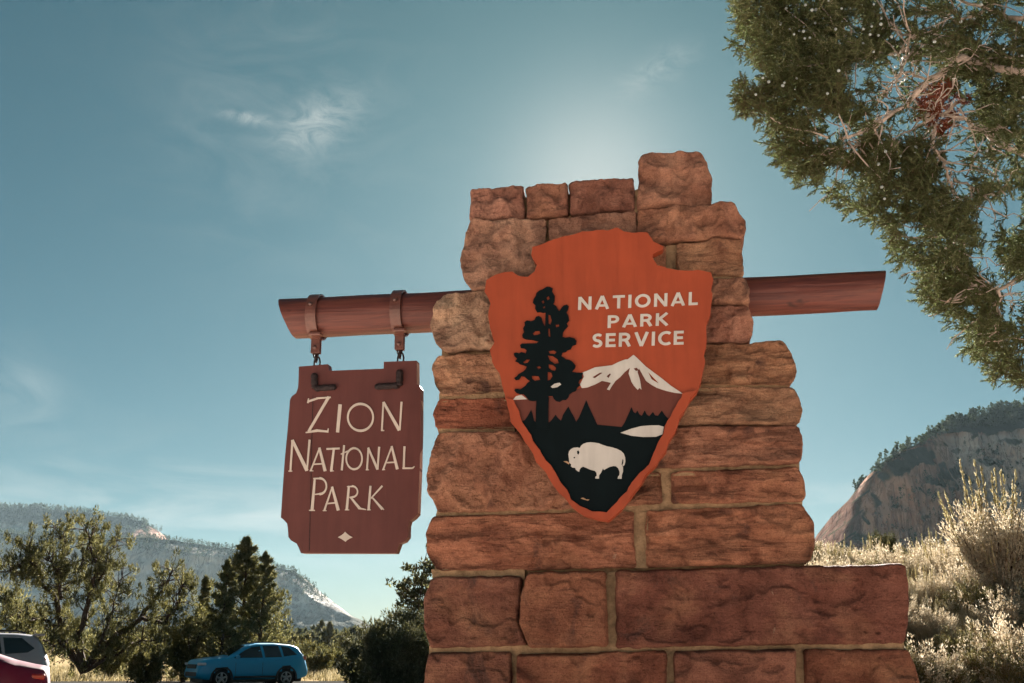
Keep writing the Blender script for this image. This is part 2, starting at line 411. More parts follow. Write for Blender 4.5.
def ridge(name, prof, Y0, base_y, mats, seed, rows, depth, noise_amp, nx=260, back=0.5, px0=None, px1=None, step=None, jit=1.2, xd=0.25):
    """A hill whose skyline passes through prof (pixel directions) at distance Y0; rows = [(t, back-set fraction)]"""
    xs = np.array([p[0] for p in prof], float); ys = np.array([p[1] for p in prof], float)
    PX = np.linspace(xs[0], xs[-1], nx); top = np.interp(PX, xs, ys) + fbm(np.stack([PX / 9, PX * 0, PX * 0], -1), seed, 4, .6) * jit
    rt = np.array([r[0] for r in rows]); rd = np.array([r[1] for r in rows])
    nr = 90; T = np.linspace(0, 1, nr)
    Dp = np.interp(T, rt, rd) * depth
    V = np.zeros((nr + 12, nx, 3)); 
    zb = -20.0; zmax = max(at(PX[i], top[i], Y0).z for i in range(nx)) - zb
    for i, px in enumerate(PX):
        Yt = Y0
        for _ in range(4):
            tp = at(px, top[i], Yt); ta = min(1.0, max(0.02, (tp.z - zb) / zmax)); Yt = Y0 - depth + float(np.interp(ta, rt, rd)) * depth
        X = tp.x; zt = tp.z
        Yj = Y0 - depth + np.interp(T * ta, rt, rd) * depth
        V[:nr, i, 0] = X; V[:nr, i, 1] = Yj; V[:nr, i, 2] = zb + (zt - zb) * T
        for j in range(12):
            V[nr + j, i] = (X, Yt + (j + 1) * depth * back / 3, zt - (zt - zb) * ((j + 1) / 12) ** 1.5)
    P = V.reshape(-1, 3)
    L = depth
    q = np.stack([P[:, 0] / L * 3.2, P[:, 1] / L * 0.8, P[:, 2] / L * 1.2], -1)
    gul = rfbm(q, seed, 5, 0.55)
    q3 = np.stack([P[:, 0] / L * 16, P[:, 1] / L * 2, P[:, 2] / L * 1.6], -1)
    gul = gul + 0.45 * rfbm(q3, seed + 7, 4, 0.6)
    q2 = P / L * 7
    det = fbm(q2, seed + 3, 5, 0.6)
    T_all = np.concatenate([np.repeat(T, nx), np.repeat(np.linspace(1, 0.2, 12), nx)])
    w = np.clip(T_all * 3, 0, 1) * np.clip((1.0 - T_all) * 10, 0.15, 1)
    P[:, 0] += (fbm(q3 * np.array([.5, 1, 2.2]), seed + 11, 5, .62) * noise_amp * xd + fbm(P / L * 22, seed + 13, 4, .6) * noise_amp * xd * .4) * np.clip(T_all * 3, 0, 1)
    P[:, 2] += fbm(np.stack([P[:, 0] / L * 3, P[:, 1] / L * 3, P[:, 2] / L * 16], -1), seed + 12, 4, .6) * noise_amp * xd * .25 * w
    P[:, 1] -= (gul * noise_amp + det * noise_amp * 0.5) * w
    n, k = nr + 12, nx
    i, j = np.meshgrid(np.arange(k - 1), np.arange(n - 1)); b = (j * k + i).ravel()
    Fc = np.stack([b, b + 1, b + k + 1, b + k], -1)
    o = tag(mesh_np(name, P, Fc, mats, smooth=True), kind='structure')
    return o, P.reshape(n, k, 3), PX, T
def band(t, s, x, w):      # smooth step helper on a socket
    return mathn(t, 'MULTIPLY', mathn(t, 'SUBTRACT', s, x), 1.0 / w, clamp=True)
def rock_mat(name, cols, forest, forest_rule, edge_rule=None, flank=None, stripes=(0.004, 0.0015), fthr=(0.5, 0.56), sc=1.0):
    """rock in beds and water streaks; forest_rule gives a node socket 0..1 from position, shrubs by noise"""
    m, t, b = mat(name, 1.0, 0.0)
    g = N(t, 'ShaderNodeNewGeometry'); P = g.outputs['Position']
    s = N(t, 'ShaderNodeSeparateXYZ'); sock(t, P, s.inputs[0])
    st = noise(t, mapping(t, P, scale=(1, 0.3, 0.12)), stripes[0] * sc * 5, 8, 0.68, 0.6)
    st = mathn(t, 'ADD', mathn(t, 'MULTIPLY', st, 0.6), mathn(t, 'MULTIPLY', noise(t, mapping(t, P, scale=(1, 0.4, 0.35), rot=(0, 0.35, 0)), stripes[0] * sc * 14, 8, 0.7, 0.8), 0.4))
    bd = noise(t, mapping(t, P, scale=(0.1, 0.1, 1)), stripes[0] * sc * 8, 6, 0.6, 0.2)
    big = noise(t, P, stripes[1] * sc * 3, 5, 0.6)
    c = ramp(t, st, [(0.41, cols[0]), (0.46, cols[1]), (0.50, cols[2]), (0.53, cols[1]), (0.57, cols[3])])
    c = mixc(t, ramp(t, bd, [(0.45, 0.0), (0.62, 0.5)]), c, cols[1])
    c = mixc(t, ramp(t, big, [(0.45, 0.0), (0.62, 0.7)]), c, cols[0])
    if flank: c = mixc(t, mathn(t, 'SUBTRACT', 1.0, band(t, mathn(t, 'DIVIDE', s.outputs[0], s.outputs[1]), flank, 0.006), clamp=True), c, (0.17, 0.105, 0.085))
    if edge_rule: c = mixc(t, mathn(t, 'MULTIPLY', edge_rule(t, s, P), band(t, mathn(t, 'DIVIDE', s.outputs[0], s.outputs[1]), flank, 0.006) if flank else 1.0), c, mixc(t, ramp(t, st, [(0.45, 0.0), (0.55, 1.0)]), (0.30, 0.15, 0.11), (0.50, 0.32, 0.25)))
    fr = forest_rule(t, s, P)
    sn = N(t, 'ShaderNodeSeparateXYZ'); sock(t, g.outputs['Normal'], sn.inputs[0])
    fr = mathn(t, 'MAXIMUM', fr, mathn(t, 'MULTIPLY', band(t, sn.outputs[2], 0.58 if flank else 0.92, 0.12), 1.0))
    crk = ramp(t, noise(t, mapping(t, P, scale=(1, 0.3, 0.10)), stripes[0] * sc * 9, 6, 0.7, 0.5), [(0.46, 0.0), (0.50, 0.85), (0.53, 0.0)])  # crevice shade put into the rock colour as dark upright lines
    c = mixc(t, crk, c, mixc(t, 1.0, c, (0.30, 0.26, 0.26), 'MULTIPLY'))
    c = mixc(t, fr, c, forest)
    sock(t, c, b.inputs['Base Color'])
    bn = N(t, 'ShaderNodeBump'); bn.inputs['Strength'].default_value = 0.8; bn.inputs['Distance'].default_value = 25 / sc
    sock(t, st, bn.inputs['Height']); sock(t, bn.outputs[0], b.inputs['Normal'])
    return m

M_far_tree = leafmat('distant_forest', [(0.022, 0.034, 0.020), (0.045, 0.06, 0.032), (0.07, 0.08, 0.04)], 0.15, 0.01)
def scatter_trees(name, pts, hs, material, seed, leaves=26):
    rng = np.random.default_rng(seed); n = len(pts)
    pos = []; dr = []; sc = []
    for p, h in zip(pts, hs):
        k = leaves; u = rng.uniform(0, 1, k) ** 0.8; a = rng.uniform(0, 6.28, k); con = rng.uniform(0.2, 0.5)
        r = h * con * (1.05 - u) * np.sqrt(rng.uniform(0.1, 1, k))
        q = np.stack([np.cos(a) * r, np.sin(a) * r, u * h * 0.9], -1) + np.asarray(p)
        pos.append(q); d = rng.normal(size=(k, 3)); d[:, 2] = np.abs(d[:, 2]) + 0.3; dr.append(d)
        L = h * rng.uniform(0.14, 0.3, k); sc.append(np.stack([L * 0.75, L * 0.75, L], -1))
    pos = np.concatenate(pos); dr = np.concatenate(dr); sc = np.concatenate(sc)
    V, Fc = tmpl(LF_V, LF_F, pos, rot_to(dr, rng), sc)
    return mesh_np(name, V, Fc, material)

# --- back mesa on the left
Ym = 3000
def zpx(py, Y): return at(512, py, Y).z
def fr_back(t, s, P):
    n = noise(t, P, 0.012, 6, 0.7)
    zz = mathn(t, 'ADD', s.outputs[2], mathn(t, 'MULTIPLY', mathn(t, 'SUBTRACT', n, 0.5), 70))
    zx = mathn(t, 'ADD', zz, mathn(t, 'MULTIPLY', s.outputs[0], 0.022))
    top = band(t, zx, zpx(519, Ym) - 56, 5)
    low = mathn(t, 'MAXIMUM', ramp(t, noise(t, P, 0.02, 8, 0.75), [(0.54, 0.0), (0.60, 0.5)]), mathn(t, 'SUBTRACT', 0.55, band(t, zx, zpx(533, Ym) - 48, 12), clamp=True))
    return mathn(t, 'MAXIMUM', top, low)
rockcols = [(0.56, 0.44, 0.38), (0.62, 0.55, 0.50), (0.75, 0.70, 0.65), (0.58, 0.45, 0.39)]
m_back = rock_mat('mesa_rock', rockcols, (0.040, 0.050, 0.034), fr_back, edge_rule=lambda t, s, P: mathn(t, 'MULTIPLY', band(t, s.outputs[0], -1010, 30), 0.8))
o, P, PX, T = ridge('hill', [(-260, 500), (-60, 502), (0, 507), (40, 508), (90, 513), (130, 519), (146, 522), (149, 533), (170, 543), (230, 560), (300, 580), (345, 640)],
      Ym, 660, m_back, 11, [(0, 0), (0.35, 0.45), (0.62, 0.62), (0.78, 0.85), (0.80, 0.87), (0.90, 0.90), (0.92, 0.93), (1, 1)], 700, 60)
rng = np.random.default_rng(2)
pts = []; hs = []
for k in range(1500):
    i = rng.integers(100, 176); j = rng.integers(80, 92) if k % 2 else rng.integers(88, 91); pts.append(P[j, i] + [rng.normal() * 6, 0, -1]); hs.append(rng.uniform(7, 15))
tag(scatter_trees('mesa_forest', pts, hs, M_far_tree, 3, 14), 'distant dark trees along the rim of the far mesa', 'forest', kind='stuff')
# --- nearer ridge on the left
Yr = 2300
def fr_left(t, s, P):
    n = noise(t, P, 0.014, 7, 0.7)
    zz = mathn(t, 'ADD', s.outputs[2], mathn(t, 'MULTIPLY', mathn(t, 'SUBTRACT', n, 0.5), 50))
    # forest clings to the rim, which falls towards +x east of x=-560
    slope = mathn(t, 'MULTIPLY', mathn(t, 'MAXIMUM', mathn(t, 'ADD', s.outputs[0], 530), 0.0), 0.60)
    zx = mathn(t, 'ADD', zz, slope)
    top = band(t, zx, zpx(550, Yr) + 5, 5)
    low = ramp(t, noise(t, mapping(t, P, scale=(1, 0.4, 0.5), rot=(0, 0.6, 0)), 0.022, 7, 0.7), [(0.55, 0.0), (0.62, 0.35)])
    bot = mathn(t, 'SUBTRACT', 1.0, band(t, zz, zpx(622, Yr), 25), clamp=True)
    return mathn(t, 'MAXIMUM', mathn(t, 'MAXIMUM', top, low), mathn(t, 'MULTIPLY', bot, 0.8))
m_left = rock_mat('ridge_rock', [(0.50, 0.45, 0.42), (0.62, 0.58, 0.55), (0.82, 0.79, 0.76), (0.56, 0.50, 0.46)], (0.040, 0.050, 0.034), fr_left)
o, P, PX, T = ridge('hill', [(-300, 520), (-80, 528), (0, 533), (60, 536), (118, 539), (150, 538), (178, 541), (215, 547), (240, 549), (262, 559), (276, 566), (296, 571), (310, 583), (325, 598), (343, 613), (360, 622), (376, 634), (400, 648), (430, 664)],
      Yr, 660, m_left, 23, [(0, 0), (0.25, 0.35), (0.45, 0.62), (0.80, 0.85), (0.92, 0.92), (1, 1)], 500, 55)
pts = []; hs = []
lo = int(len(PX) * 0.38); hi = int(len(PX) * 0.86)
for k in range(1800):
    i = rng.integers(lo, hi); j = rng.integers(78, 91) if k % 3 else 89; pts.append(P[j, i] + [rng.normal() * 5, 0, -1]); hs.append(rng.uniform(5, 11))
tag(scatter_trees('ridge_forest', pts, hs, M_far_tree, 4, 14), 'distant dark trees lining the crest of the pale ridge', 'forest', kind='stuff')
# --- far blue ridge on the right
m_far = simple('far_ridge', (0.10, 0.11, 0.08), 1.0, 0.0)
ridge('hill', [(700, 600), (780, 560), (815, 551), (835, 549), (850, 546), (880, 540), (930, 545), (1000, 600)], 4200, 660, m_far, 37, [(0, 0), (1, 1)], 800, 90, nx=120)
# --- right cliff
Yc = 900
def fr_right(t, s, P):
    n = noise(t, P, 0.03, 6, 0.7)
    zz = mathn(t, 'ADD', s.outputs[2], mathn(t, 'MULTIPLY', mathn(t, 'SUBTRACT', n, 0.5), 26))
    top = band(t, mathn(t, 'SUBTRACT', zz, mathn(t, 'MULTIPLY', mathn(t, 'SUBTRACT', s.outputs[0], 300), 0.02)), zpx(450, Yc) + 10, 3)
    low = ramp(t, noise(t, P, 0.085, 6, 0.6), [(0.63, 0.0), (0.67, 0.8)])
    low2 = ramp(t, noise(t, mapping(t, P, scale=(1, .5, .3), rot=(0, .4, 0)), 0.05, 6, 0.6), [(0.58, 0.0), (0.64, 0.6)])
    return mathn(t, 'MAXIMUM', mathn(t, 'MAXIMUM', top, low), low2)
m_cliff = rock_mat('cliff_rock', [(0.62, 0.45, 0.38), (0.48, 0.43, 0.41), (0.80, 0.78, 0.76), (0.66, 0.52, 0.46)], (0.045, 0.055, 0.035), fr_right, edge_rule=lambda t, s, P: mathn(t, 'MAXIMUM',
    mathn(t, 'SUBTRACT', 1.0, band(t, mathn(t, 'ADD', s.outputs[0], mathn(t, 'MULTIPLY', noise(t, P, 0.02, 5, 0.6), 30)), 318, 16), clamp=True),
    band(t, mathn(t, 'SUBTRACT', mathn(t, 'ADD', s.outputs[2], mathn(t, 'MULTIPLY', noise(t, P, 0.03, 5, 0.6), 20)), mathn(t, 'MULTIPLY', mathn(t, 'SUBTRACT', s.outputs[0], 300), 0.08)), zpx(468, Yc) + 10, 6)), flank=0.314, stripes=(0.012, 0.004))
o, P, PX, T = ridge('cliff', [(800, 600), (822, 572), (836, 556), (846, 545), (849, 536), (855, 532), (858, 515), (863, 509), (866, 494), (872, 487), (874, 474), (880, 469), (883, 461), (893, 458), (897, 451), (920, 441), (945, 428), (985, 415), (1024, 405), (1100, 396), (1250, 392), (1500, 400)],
      Yc, 660, m_cliff, 51, [(0, 0), (0.30, 0.35), (0.40, 0.42), (0.76, 0.55), (0.80, 0.66), (1, 1)], 240, 30, nx=520, jit=2.0, xd=0.16)
pts = []; hs = []
for k in range(1500):
    i = rng.integers(58, 178) if k % 5 else rng.integers(98, 122)
    j = rng.integers(76, 92)
    if j < 88 and P[j, i][2] < zpx(447, Yc) + rng.normal() * 2: continue
    pts.append(P[j, i] + [rng.normal() * 2, 0, -.5]); hs.append(rng.uniform(4, 8.5))
tag(scatter_trees('cliff_forest', pts, hs, M_far_tree, 5, 44), 'dense dark trees covering the top of the right cliff', 'forest', kind='stuff')
pts = []; hs = []
for k in range(800):
    i = rng.integers(36, 178); j = rng.integers(18, 76); pts.append(P[j, i] + [rng.normal() * 1.5, -2, -.5]); hs.append(rng.uniform(1.5, 5.5))
tag(scatter_trees('cliff_shrubs', pts, hs, M_far_tree, 6, 20), 'dark shrubs dotting the face of the right cliff', 'shrubs', kind='stuff')

# --- distant wood at the foot of the ridge
pts = []; hs = []
for k in range(2200):
    Y = 200 * (1600 / 200) ** rng.uniform(0, 1); px = rng.uniform(-80, 460); X = (px - 512) / 1142 * Y
    pts.append((X, Y, hz(X, Y) - 0.2)); hs.append(rng.uniform(2.0, 5.0))
M_wood = leafmat('valley_juniper', [(0.035, 0.040, 0.024), (0.07, 0.075, 0.045), (0.12, 0.115, 0.075)], 0.25, 0.05, tt=(1.0, 1.0, .85))
tag(scatter_trees('distant_wood', pts, hs, M_wood, 8, 60), 'scrubby juniper wood filling the valley below the ridge', 'wood', kind='stuff')

# ------------------------------------------------------------------ pillar plane
TH = math.radians(8.5)
PD = Vector((math.cos(TH), -math.sin(TH), 0)); PN = Vector((-math.sin(TH), -math.cos(TH), 0)); PO = at(650, 400, 3.8); PO.z = 0
def plane(px, py, off=0.0, O=PO, n=PN):
    r = ray(px, py); c = Vector((0, 0, CH)); o = O + n * off
    return c + r * ((o - c).dot(n) / r.dot(n))
def to2(px, py, O=PO, d=PD, n=PN, off=0.0):
    p = plane(px, py, off, O, n) - O; return (p.dot(d), p.z)
def from2(a, z, h, O=PO, d=PD, n=PN):
    return O + d * a + Vector((0, 0, 1)) * z + n * h

def chaikin(p, it=2, cut=0.22):
    for _ in range(it):
        q = []
        for i in range(len(p)):
            a, b = p[i], p[(i + 1) % len(p)]
            q += [(a[0] * (1 - cut) + b[0] * cut, a[1] * (1 - cut) + b[1] * cut), (a[0] * cut + b[0] * (1 - cut), a[1] * cut + b[1] * (1 - cut))]
        p = q
    return p
def densify(p, s):
    q = []
    for i in range(len(p)):
        a, b = p[i], p[(i + 1) % len(p)]; L = math.dist(a, b); k = max(1, int(round(L / s)))
        for j in range(k): q.append((a[0] + (b[0] - a[0]) * j / k, a[1] + (b[1] - a[1]) * j / k))
    return q
def bdist(P, poly):
    A = np.array(poly); B = np.roll(A, -1, 0); d = np.full(len(P), 1e9)
    for a, b in zip(A, B):
        ab = b - a; t = np.clip(((P - a) @ ab) / (ab @ ab + 1e-12), 0, 1)
        d = np.minimum(d, np.linalg.norm(P - (a + t[:, None] * ab), axis=1))
    return d
def inside(P, poly):
    A = np.array(poly); r = np.zeros(len(P), bool); B = np.roll(A, -1, 0)
    for a, b in zip(A, B):
        c = ((a[1] > P[:, 1]) != (b[1] > P[:, 1]))
        with np.errstate(divide='ignore', invalid='ignore'):
            xi = (b[0] - a[0]) * (P[:, 1] - a[1]) / (b[1] - a[1]) + a[0]
        r ^= c & (P[:, 0] < xi)
    return r

pillar = thing('stone_pillar', 'tall stepped pillar of rough red sandstone blocks holding both signs', 'pillar', tuple(PO))
def facets(V2, q3, rng, x0, x1, z0, z1, seed, k, gx_, gz_, sharp=110.0, off=0.006):
    k = int(min(k, 22)); sd_ = np.stack([rng.uniform(x0, x1, k), rng.uniform(z0, z1, k)], -1)
    wv = V2 + np.stack([fbm(q3 * 13, seed + 1, 3), fbm(q3 * 13, seed + 2, 3)], -1) * 0.022
    gr = rng.normal(size=(k, 2)) * np.array([gx_, gz_]); o_ = rng.normal(size=k) * off
    dist = np.stack([np.linalg.norm(wv - sd_[i], axis=1) for i in range(k)], -1)
    wt = np.exp(-(dist - dist.min(1, keepdims=True)) * sharp); wt /= wt.sum(1, keepdims=True)
    pl = np.stack([(V2 - sd_[i]) @ gr[i] + o_[i] for i in range(k)], -1)
    return (pl * wt).sum(1)
def stone(poly, seed, col, style='rock', proud=0.0, relief=1.0, depth=0.55, rad=None, step=0.0048, label=None, shrink=-0.0012):
    rng = np.random.default_rng(seed)
    p2 = [to2(*q) for q in poly]
    p2 = chaikin(densify(p2, 0.028), 1, 0.25)
    p2 = densify(p2, step * 1.2)
    A = np.array(p2); c = A.mean(0)
    nb = np.roll(A, -1, 0) - np.roll(A, 1, 0); nb /= np.linalg.norm(nb, axis=1, keepdims=True) + 1e-9
    area = 0.5 * np.sum(A[:, 0] * np.roll(A[:, 1], -1) - np.roll(A[:, 0], -1) * A[:, 1])
    nrm = np.stack([nb[:, 1], -nb[:, 0]], -1) * (1 if area > 0 else -1)
    e = fbm(np.stack([A[:, 0] * 28, A[:, 1] * 28, A[:, 0] * 0 + seed], -1), seed, 4, 0.6)
    A = A + nrm * (e * 0.0065 * relief - shrink)[:, None]
    poly2 = [tuple(a) for a in A]
    x0, z0 = A.min(0); x1, z1 = A.max(0)
    gx, gz = np.meshgrid(np.arange(x0, x1, step), np.arange(z0, z1, step))
    G = np.stack([gx.ravel(), gz.ravel()], -1) + rng.uniform(-.25, .25, (gx.size, 2)) * step
    G = G[inside(G, poly2)]; d = bdist(G, poly2[::2]); G = G[d > step * 0.55]
    nB = len(A)
    vs = [Vector(v) for v in poly2] + [Vector(g) for g in G]
    res = delaunay_2d_cdt(vs, [], [list(range(nB))], 1, 1e-7)
    V2 = np.array([tuple(v) for v in res[0]]); Fs = [tuple(f) for f in res[2]]
    d = bdist(V2, poly2)
    w, h = x1 - x0, z1 - z0
    r = rad if rad else 0.008
    q3 = np.stack([V2[:, 0], np.full(len(V2), seed * 1.37), V2[:, 1]], -1)
    prof = -r * 0.85 * (1 - np.sqrt(np.clip(1 - (1 - np.clip(d / r, 0, 1)) ** 2, 0, 1)))
    edge = sstep(0, r * 0.8, d)
    H = np.zeros(len(V2))
    if style == 'rock':
        H += facets(V2, q3, rng, x0, x1, z0, z1, seed, max(5, int(w * h / 0.0045)), 0.34, 0.34)
        tq = fbm(q3 * np.array([7, 1, 9]) + fbm(q3 * 14, seed + 4, 3)[:, None] * 0.5, seed + 12, 4, 0.5) * 5
        H += (np.floor(tq) + sstep(0.86, 1.0, tq - np.floor(tq))) * 0.0060
        H += fbm(q3 * 11, seed + 5, 5, 0.55) * 0.006 + fbm(q3 * 45, seed + 6, 4, 0.6) * 0.005
    elif style == 'layer':
        ql = np.stack([V2[:, 0] * 4.0, q3[:, 1], V2[:, 1] * 24 + fbm(q3 * 6, seed, 3) * 1.4 + V2[:, 0] * 2.0], -1)
        L = fbm(ql, seed + 3, 4, 0.55)
        H += np.sign(L) * np.abs(L) ** 0.5 * 0.010
        H += fbm(q3 * 9, seed + 5, 5, 0.55) * 0.014 + fbm(q3 * 40, seed + 6, 4, 0.6) * 0.004
        H += facets(V2, q3, rng, x0, x1, z0, z1, seed, max(4, int(w * h / 0.008)), 0.05, 0.26)
        tq = fbm(q3 * np.array([3, 1, 14]) + fbm(q3 * 10, seed + 4, 3)[:, None] * 0.4, seed + 12, 4, 0.5) * 5
        H += (np.floor(tq) + sstep(0.86, 1.0, tq - np.floor(tq))) * 0.0065
    else:                                                    # dressed, face split by shallow flakes
        H += facets(V2, q3, rng, x0, x1, z0, z1, seed, max(4, int(w * h / 0.012)), 0.07, 0.10, off=0.003)
        fl = fbm(q3 * np.array([5, 1, 8]) + 2.0, seed + 3, 4, 0.5)
        H += (sstep(-0.02, 0.02, fl - 0.10) + sstep(-0.015, 0.015, fl + 0.22)) * 0.010
        H += fbm(q3 * 14, seed + 5, 5, 0.6) * 0.006 + fbm(q3 * 60, seed + 6, 4, 0.6) * 0.0022
        H += rfbm(q3 * np.array([22, 1, 4]), seed + 8, 3) * 0.0012
    if style == 'rock': H = H - H.mean() + 0.010
    H = np.clip(H * relief, -0.024, 0.07)
    Hh = prof + H * edge + proud
    F3 = [from2(a[0], a[1], hh) for a, hh in zip(V2, Hh)]
    # boundary edges -> sides
    cnt = {}
    for f in Fs:
        for i in range(3):
            a, b = f[i], f[(i + 1) % 3]; cnt[(a, b)] = 1
    bd = [(a, b) for (a, b) in cnt if (b, a) not in cnt]
    verts = [tuple(v) for v in F3]; faces = list(Fs)
    nxt = {a: b for a, b in bd}; ring_ids = sorted(set([a for a, b in bd]))
    prev = {i: i for i in ring_ids}; levels = [0.03, 0.08, 0.16, 0.28, 0.42, depth]
    cc = c
    for li, dl in enumerate(levels):
        cur = {}
        for i in ring_ids:
            a = V2[i]; v = a - cc; nn = v / (np.linalg.norm(v) + 1e-9)
            o_ = float(vn(np.array([[a[0] * 12, dl * 12, a[1] * 12]]), seed + 31)[0]) * 0.006 - 0.002 - (0.012 if li == len(levels) - 1 else 0)
            q = a + nn * o_
            cur[i] = len(verts); verts.append(tuple(from2(q[0], q[1], Hh[i] - dl)))
        for a, b in bd: faces.append((b, a, prev[a], prev[b]) if li == 0 and False else (prev[b], prev[a], cur[a], cur[b]))
        prev = cur
    loop = [ring_ids[0]]
    while nxt.get(loop[-1]) is not None and nxt[loop[-1]] != loop[0] and len(loop) < 5000: loop.append(nxt[loop[-1]])
    faces.append(tuple(prev[i] for i in loop[::-1]))
    o = mesh_np('stone_block', verts, faces, M_stone, pillar, True, tuple(PO))
    o.color = (*col, {'rock': 0.5, 'layer': 1.0, 'flat': 0.6}[style])
    if label: o['label'] = label
    return o
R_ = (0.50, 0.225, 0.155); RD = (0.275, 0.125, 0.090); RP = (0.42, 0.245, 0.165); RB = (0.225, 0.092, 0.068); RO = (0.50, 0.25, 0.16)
stones = [
 ([(639, 160), (647, 153), (700, 151), (706, 161), (712, 177), (711, 204), (637, 210)], (0.450, 0.237, 0.166), 'rock', 0.0, 'square topmost block of the pillar'),
 ([(471, 190), (523, 185), (524, 218), (469, 220)], (0.413, 0.211, 0.159), 'rock', 0.0, None),
 ([(526, 187), (540, 184), (567, 183), (569, 214), (527, 219)], (0.362, 0.173, 0.131), 'rock', 0.0, None),
 ([(569, 183), (600, 180), (634, 178), (634, 209), (571, 214)], (0.312, 0.147, 0.110), 'rock', 0.0, None),
 ([(471, 222), (546, 220), (547, 290), (473, 291), (464, 279), (461, 262), (465, 240)], (0.500, 0.301, 0.221), 'rock', 0.012, 'bulging pale block at the pillar\'s upper left'),
 ([(549, 219), (600, 215), (636, 211), (637, 243), (549, 245)], (0.450, 0.256, 0.186), 'rock', 0.0, None),
 ([(638, 211), (690, 207), (734, 204), (745, 222), (745, 232), (740, 238), (690, 241), (638, 243)], (0.425, 0.211, 0.145), 'rock', 0.015, None),
 ([(550, 248), (666, 245), (667, 303), (550, 306)], RO, 'layer', 0.0, None),
 ([(677, 243), (741, 238), (742, 258), (744, 275), (712, 275), (677, 276)], (0.500, 0.288, 0.186), 'layer', 0.0, None),
 ([(669, 280), (745, 278), (750, 290), (750, 303), (669, 305)], (0.450, 0.243, 0.166), 'rock', 0.0, None),
 ([(602, 308), (748, 305), (753, 320), (752, 336), (748, 341), (602, 343)], (0.425, 0.211, 0.152), 'rock', 0.0, None),
 ([(446, 296), (484, 291), (547, 293), (547, 347), (470, 349), (443, 353), (435, 340), (431, 323), (437, 305)], (0.560, 0.384, 0.276), 'rock', 0.018, 'pale tan boulder-like block beside the beam'),
 ([(550, 309), (598, 308), (598, 348), (550, 348)], RO, 'rock', 0.0, None),
 ([(437, 355), (520, 351), (598, 351), (598, 391), (503, 391), (441, 395), (434, 382), (432, 366)], (0.525, 0.301, 0.200), 'layer', 0.0, None),
 ([(602, 346), (750, 344), (782, 340), (791, 352), (796, 373), (790, 384), (602, 383)], (0.463, 0.256, 0.159), 'layer', 0.008, None),
 ([(439, 399), (598, 396), (598, 427), (435, 428), (433, 413)], (0.413, 0.160, 0.103), 'layer', 0.0, 'deep red flat block left of the arrowhead'),
 ([(602, 387), (793, 387), (799, 396), (802, 407), (799, 424), (602, 424)], (0.475, 0.282, 0.186), 'layer', 0.0, None),
 ([(602, 427), (799, 426), (803, 438), (803, 452), (800, 463), (664, 468), (602, 469)], (0.425, 0.211, 0.145), 'layer', 0.004, None),
 ([(438, 433), (512, 431), (598, 431), (598, 508), (520, 510), (438, 512), (428, 492), (427, 475), (431, 455)], (0.475, 0.243, 0.163), 'rock', 0.0, None),
 ([(602, 473), (661, 472), (661, 503), (602, 506)], (0.425, 0.218, 0.145), 'layer', 0.0, None),
 ([(671, 472), (799, 467), (804, 478), (805, 497), (800, 501), (671, 503)], (0.413, 0.192, 0.127), 'layer', 0.0, None),
 ([(432, 516), (540, 514), (634, 511), (635, 567), (540, 569), (438, 570), (427, 553), (426, 534)], (0.450, 0.205, 0.135), 'layer', 0.0, None),
 ([(646, 511), (802, 504), (813, 521), (815, 547), (810, 562), (646, 567)], (0.450, 0.211, 0.135), 'layer', 0.0, None),
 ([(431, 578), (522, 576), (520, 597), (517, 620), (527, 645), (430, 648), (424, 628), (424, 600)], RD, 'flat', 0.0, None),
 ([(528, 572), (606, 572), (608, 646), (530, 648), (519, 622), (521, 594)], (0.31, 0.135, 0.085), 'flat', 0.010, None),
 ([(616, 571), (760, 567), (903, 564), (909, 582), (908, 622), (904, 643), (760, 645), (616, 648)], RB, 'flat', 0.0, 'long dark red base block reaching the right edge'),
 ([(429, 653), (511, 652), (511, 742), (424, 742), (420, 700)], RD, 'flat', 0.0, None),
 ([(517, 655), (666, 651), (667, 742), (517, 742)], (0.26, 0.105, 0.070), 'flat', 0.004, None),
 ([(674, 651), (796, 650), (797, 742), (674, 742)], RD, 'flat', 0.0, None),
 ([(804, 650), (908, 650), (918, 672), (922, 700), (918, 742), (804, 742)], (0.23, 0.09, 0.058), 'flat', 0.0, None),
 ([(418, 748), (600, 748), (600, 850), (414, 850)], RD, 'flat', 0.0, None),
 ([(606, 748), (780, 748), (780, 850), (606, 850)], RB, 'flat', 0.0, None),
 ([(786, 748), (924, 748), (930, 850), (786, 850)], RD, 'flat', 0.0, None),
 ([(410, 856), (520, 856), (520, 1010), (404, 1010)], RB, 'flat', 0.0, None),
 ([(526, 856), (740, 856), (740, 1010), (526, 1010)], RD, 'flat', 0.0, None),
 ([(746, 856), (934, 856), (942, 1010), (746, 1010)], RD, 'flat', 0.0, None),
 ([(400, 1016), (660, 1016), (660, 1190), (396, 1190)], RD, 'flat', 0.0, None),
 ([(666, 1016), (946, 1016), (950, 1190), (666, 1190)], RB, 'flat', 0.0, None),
]
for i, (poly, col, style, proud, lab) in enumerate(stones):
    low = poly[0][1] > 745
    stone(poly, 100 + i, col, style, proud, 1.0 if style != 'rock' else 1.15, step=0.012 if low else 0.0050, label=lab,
          rad=0.009 if style == 'flat' else None)

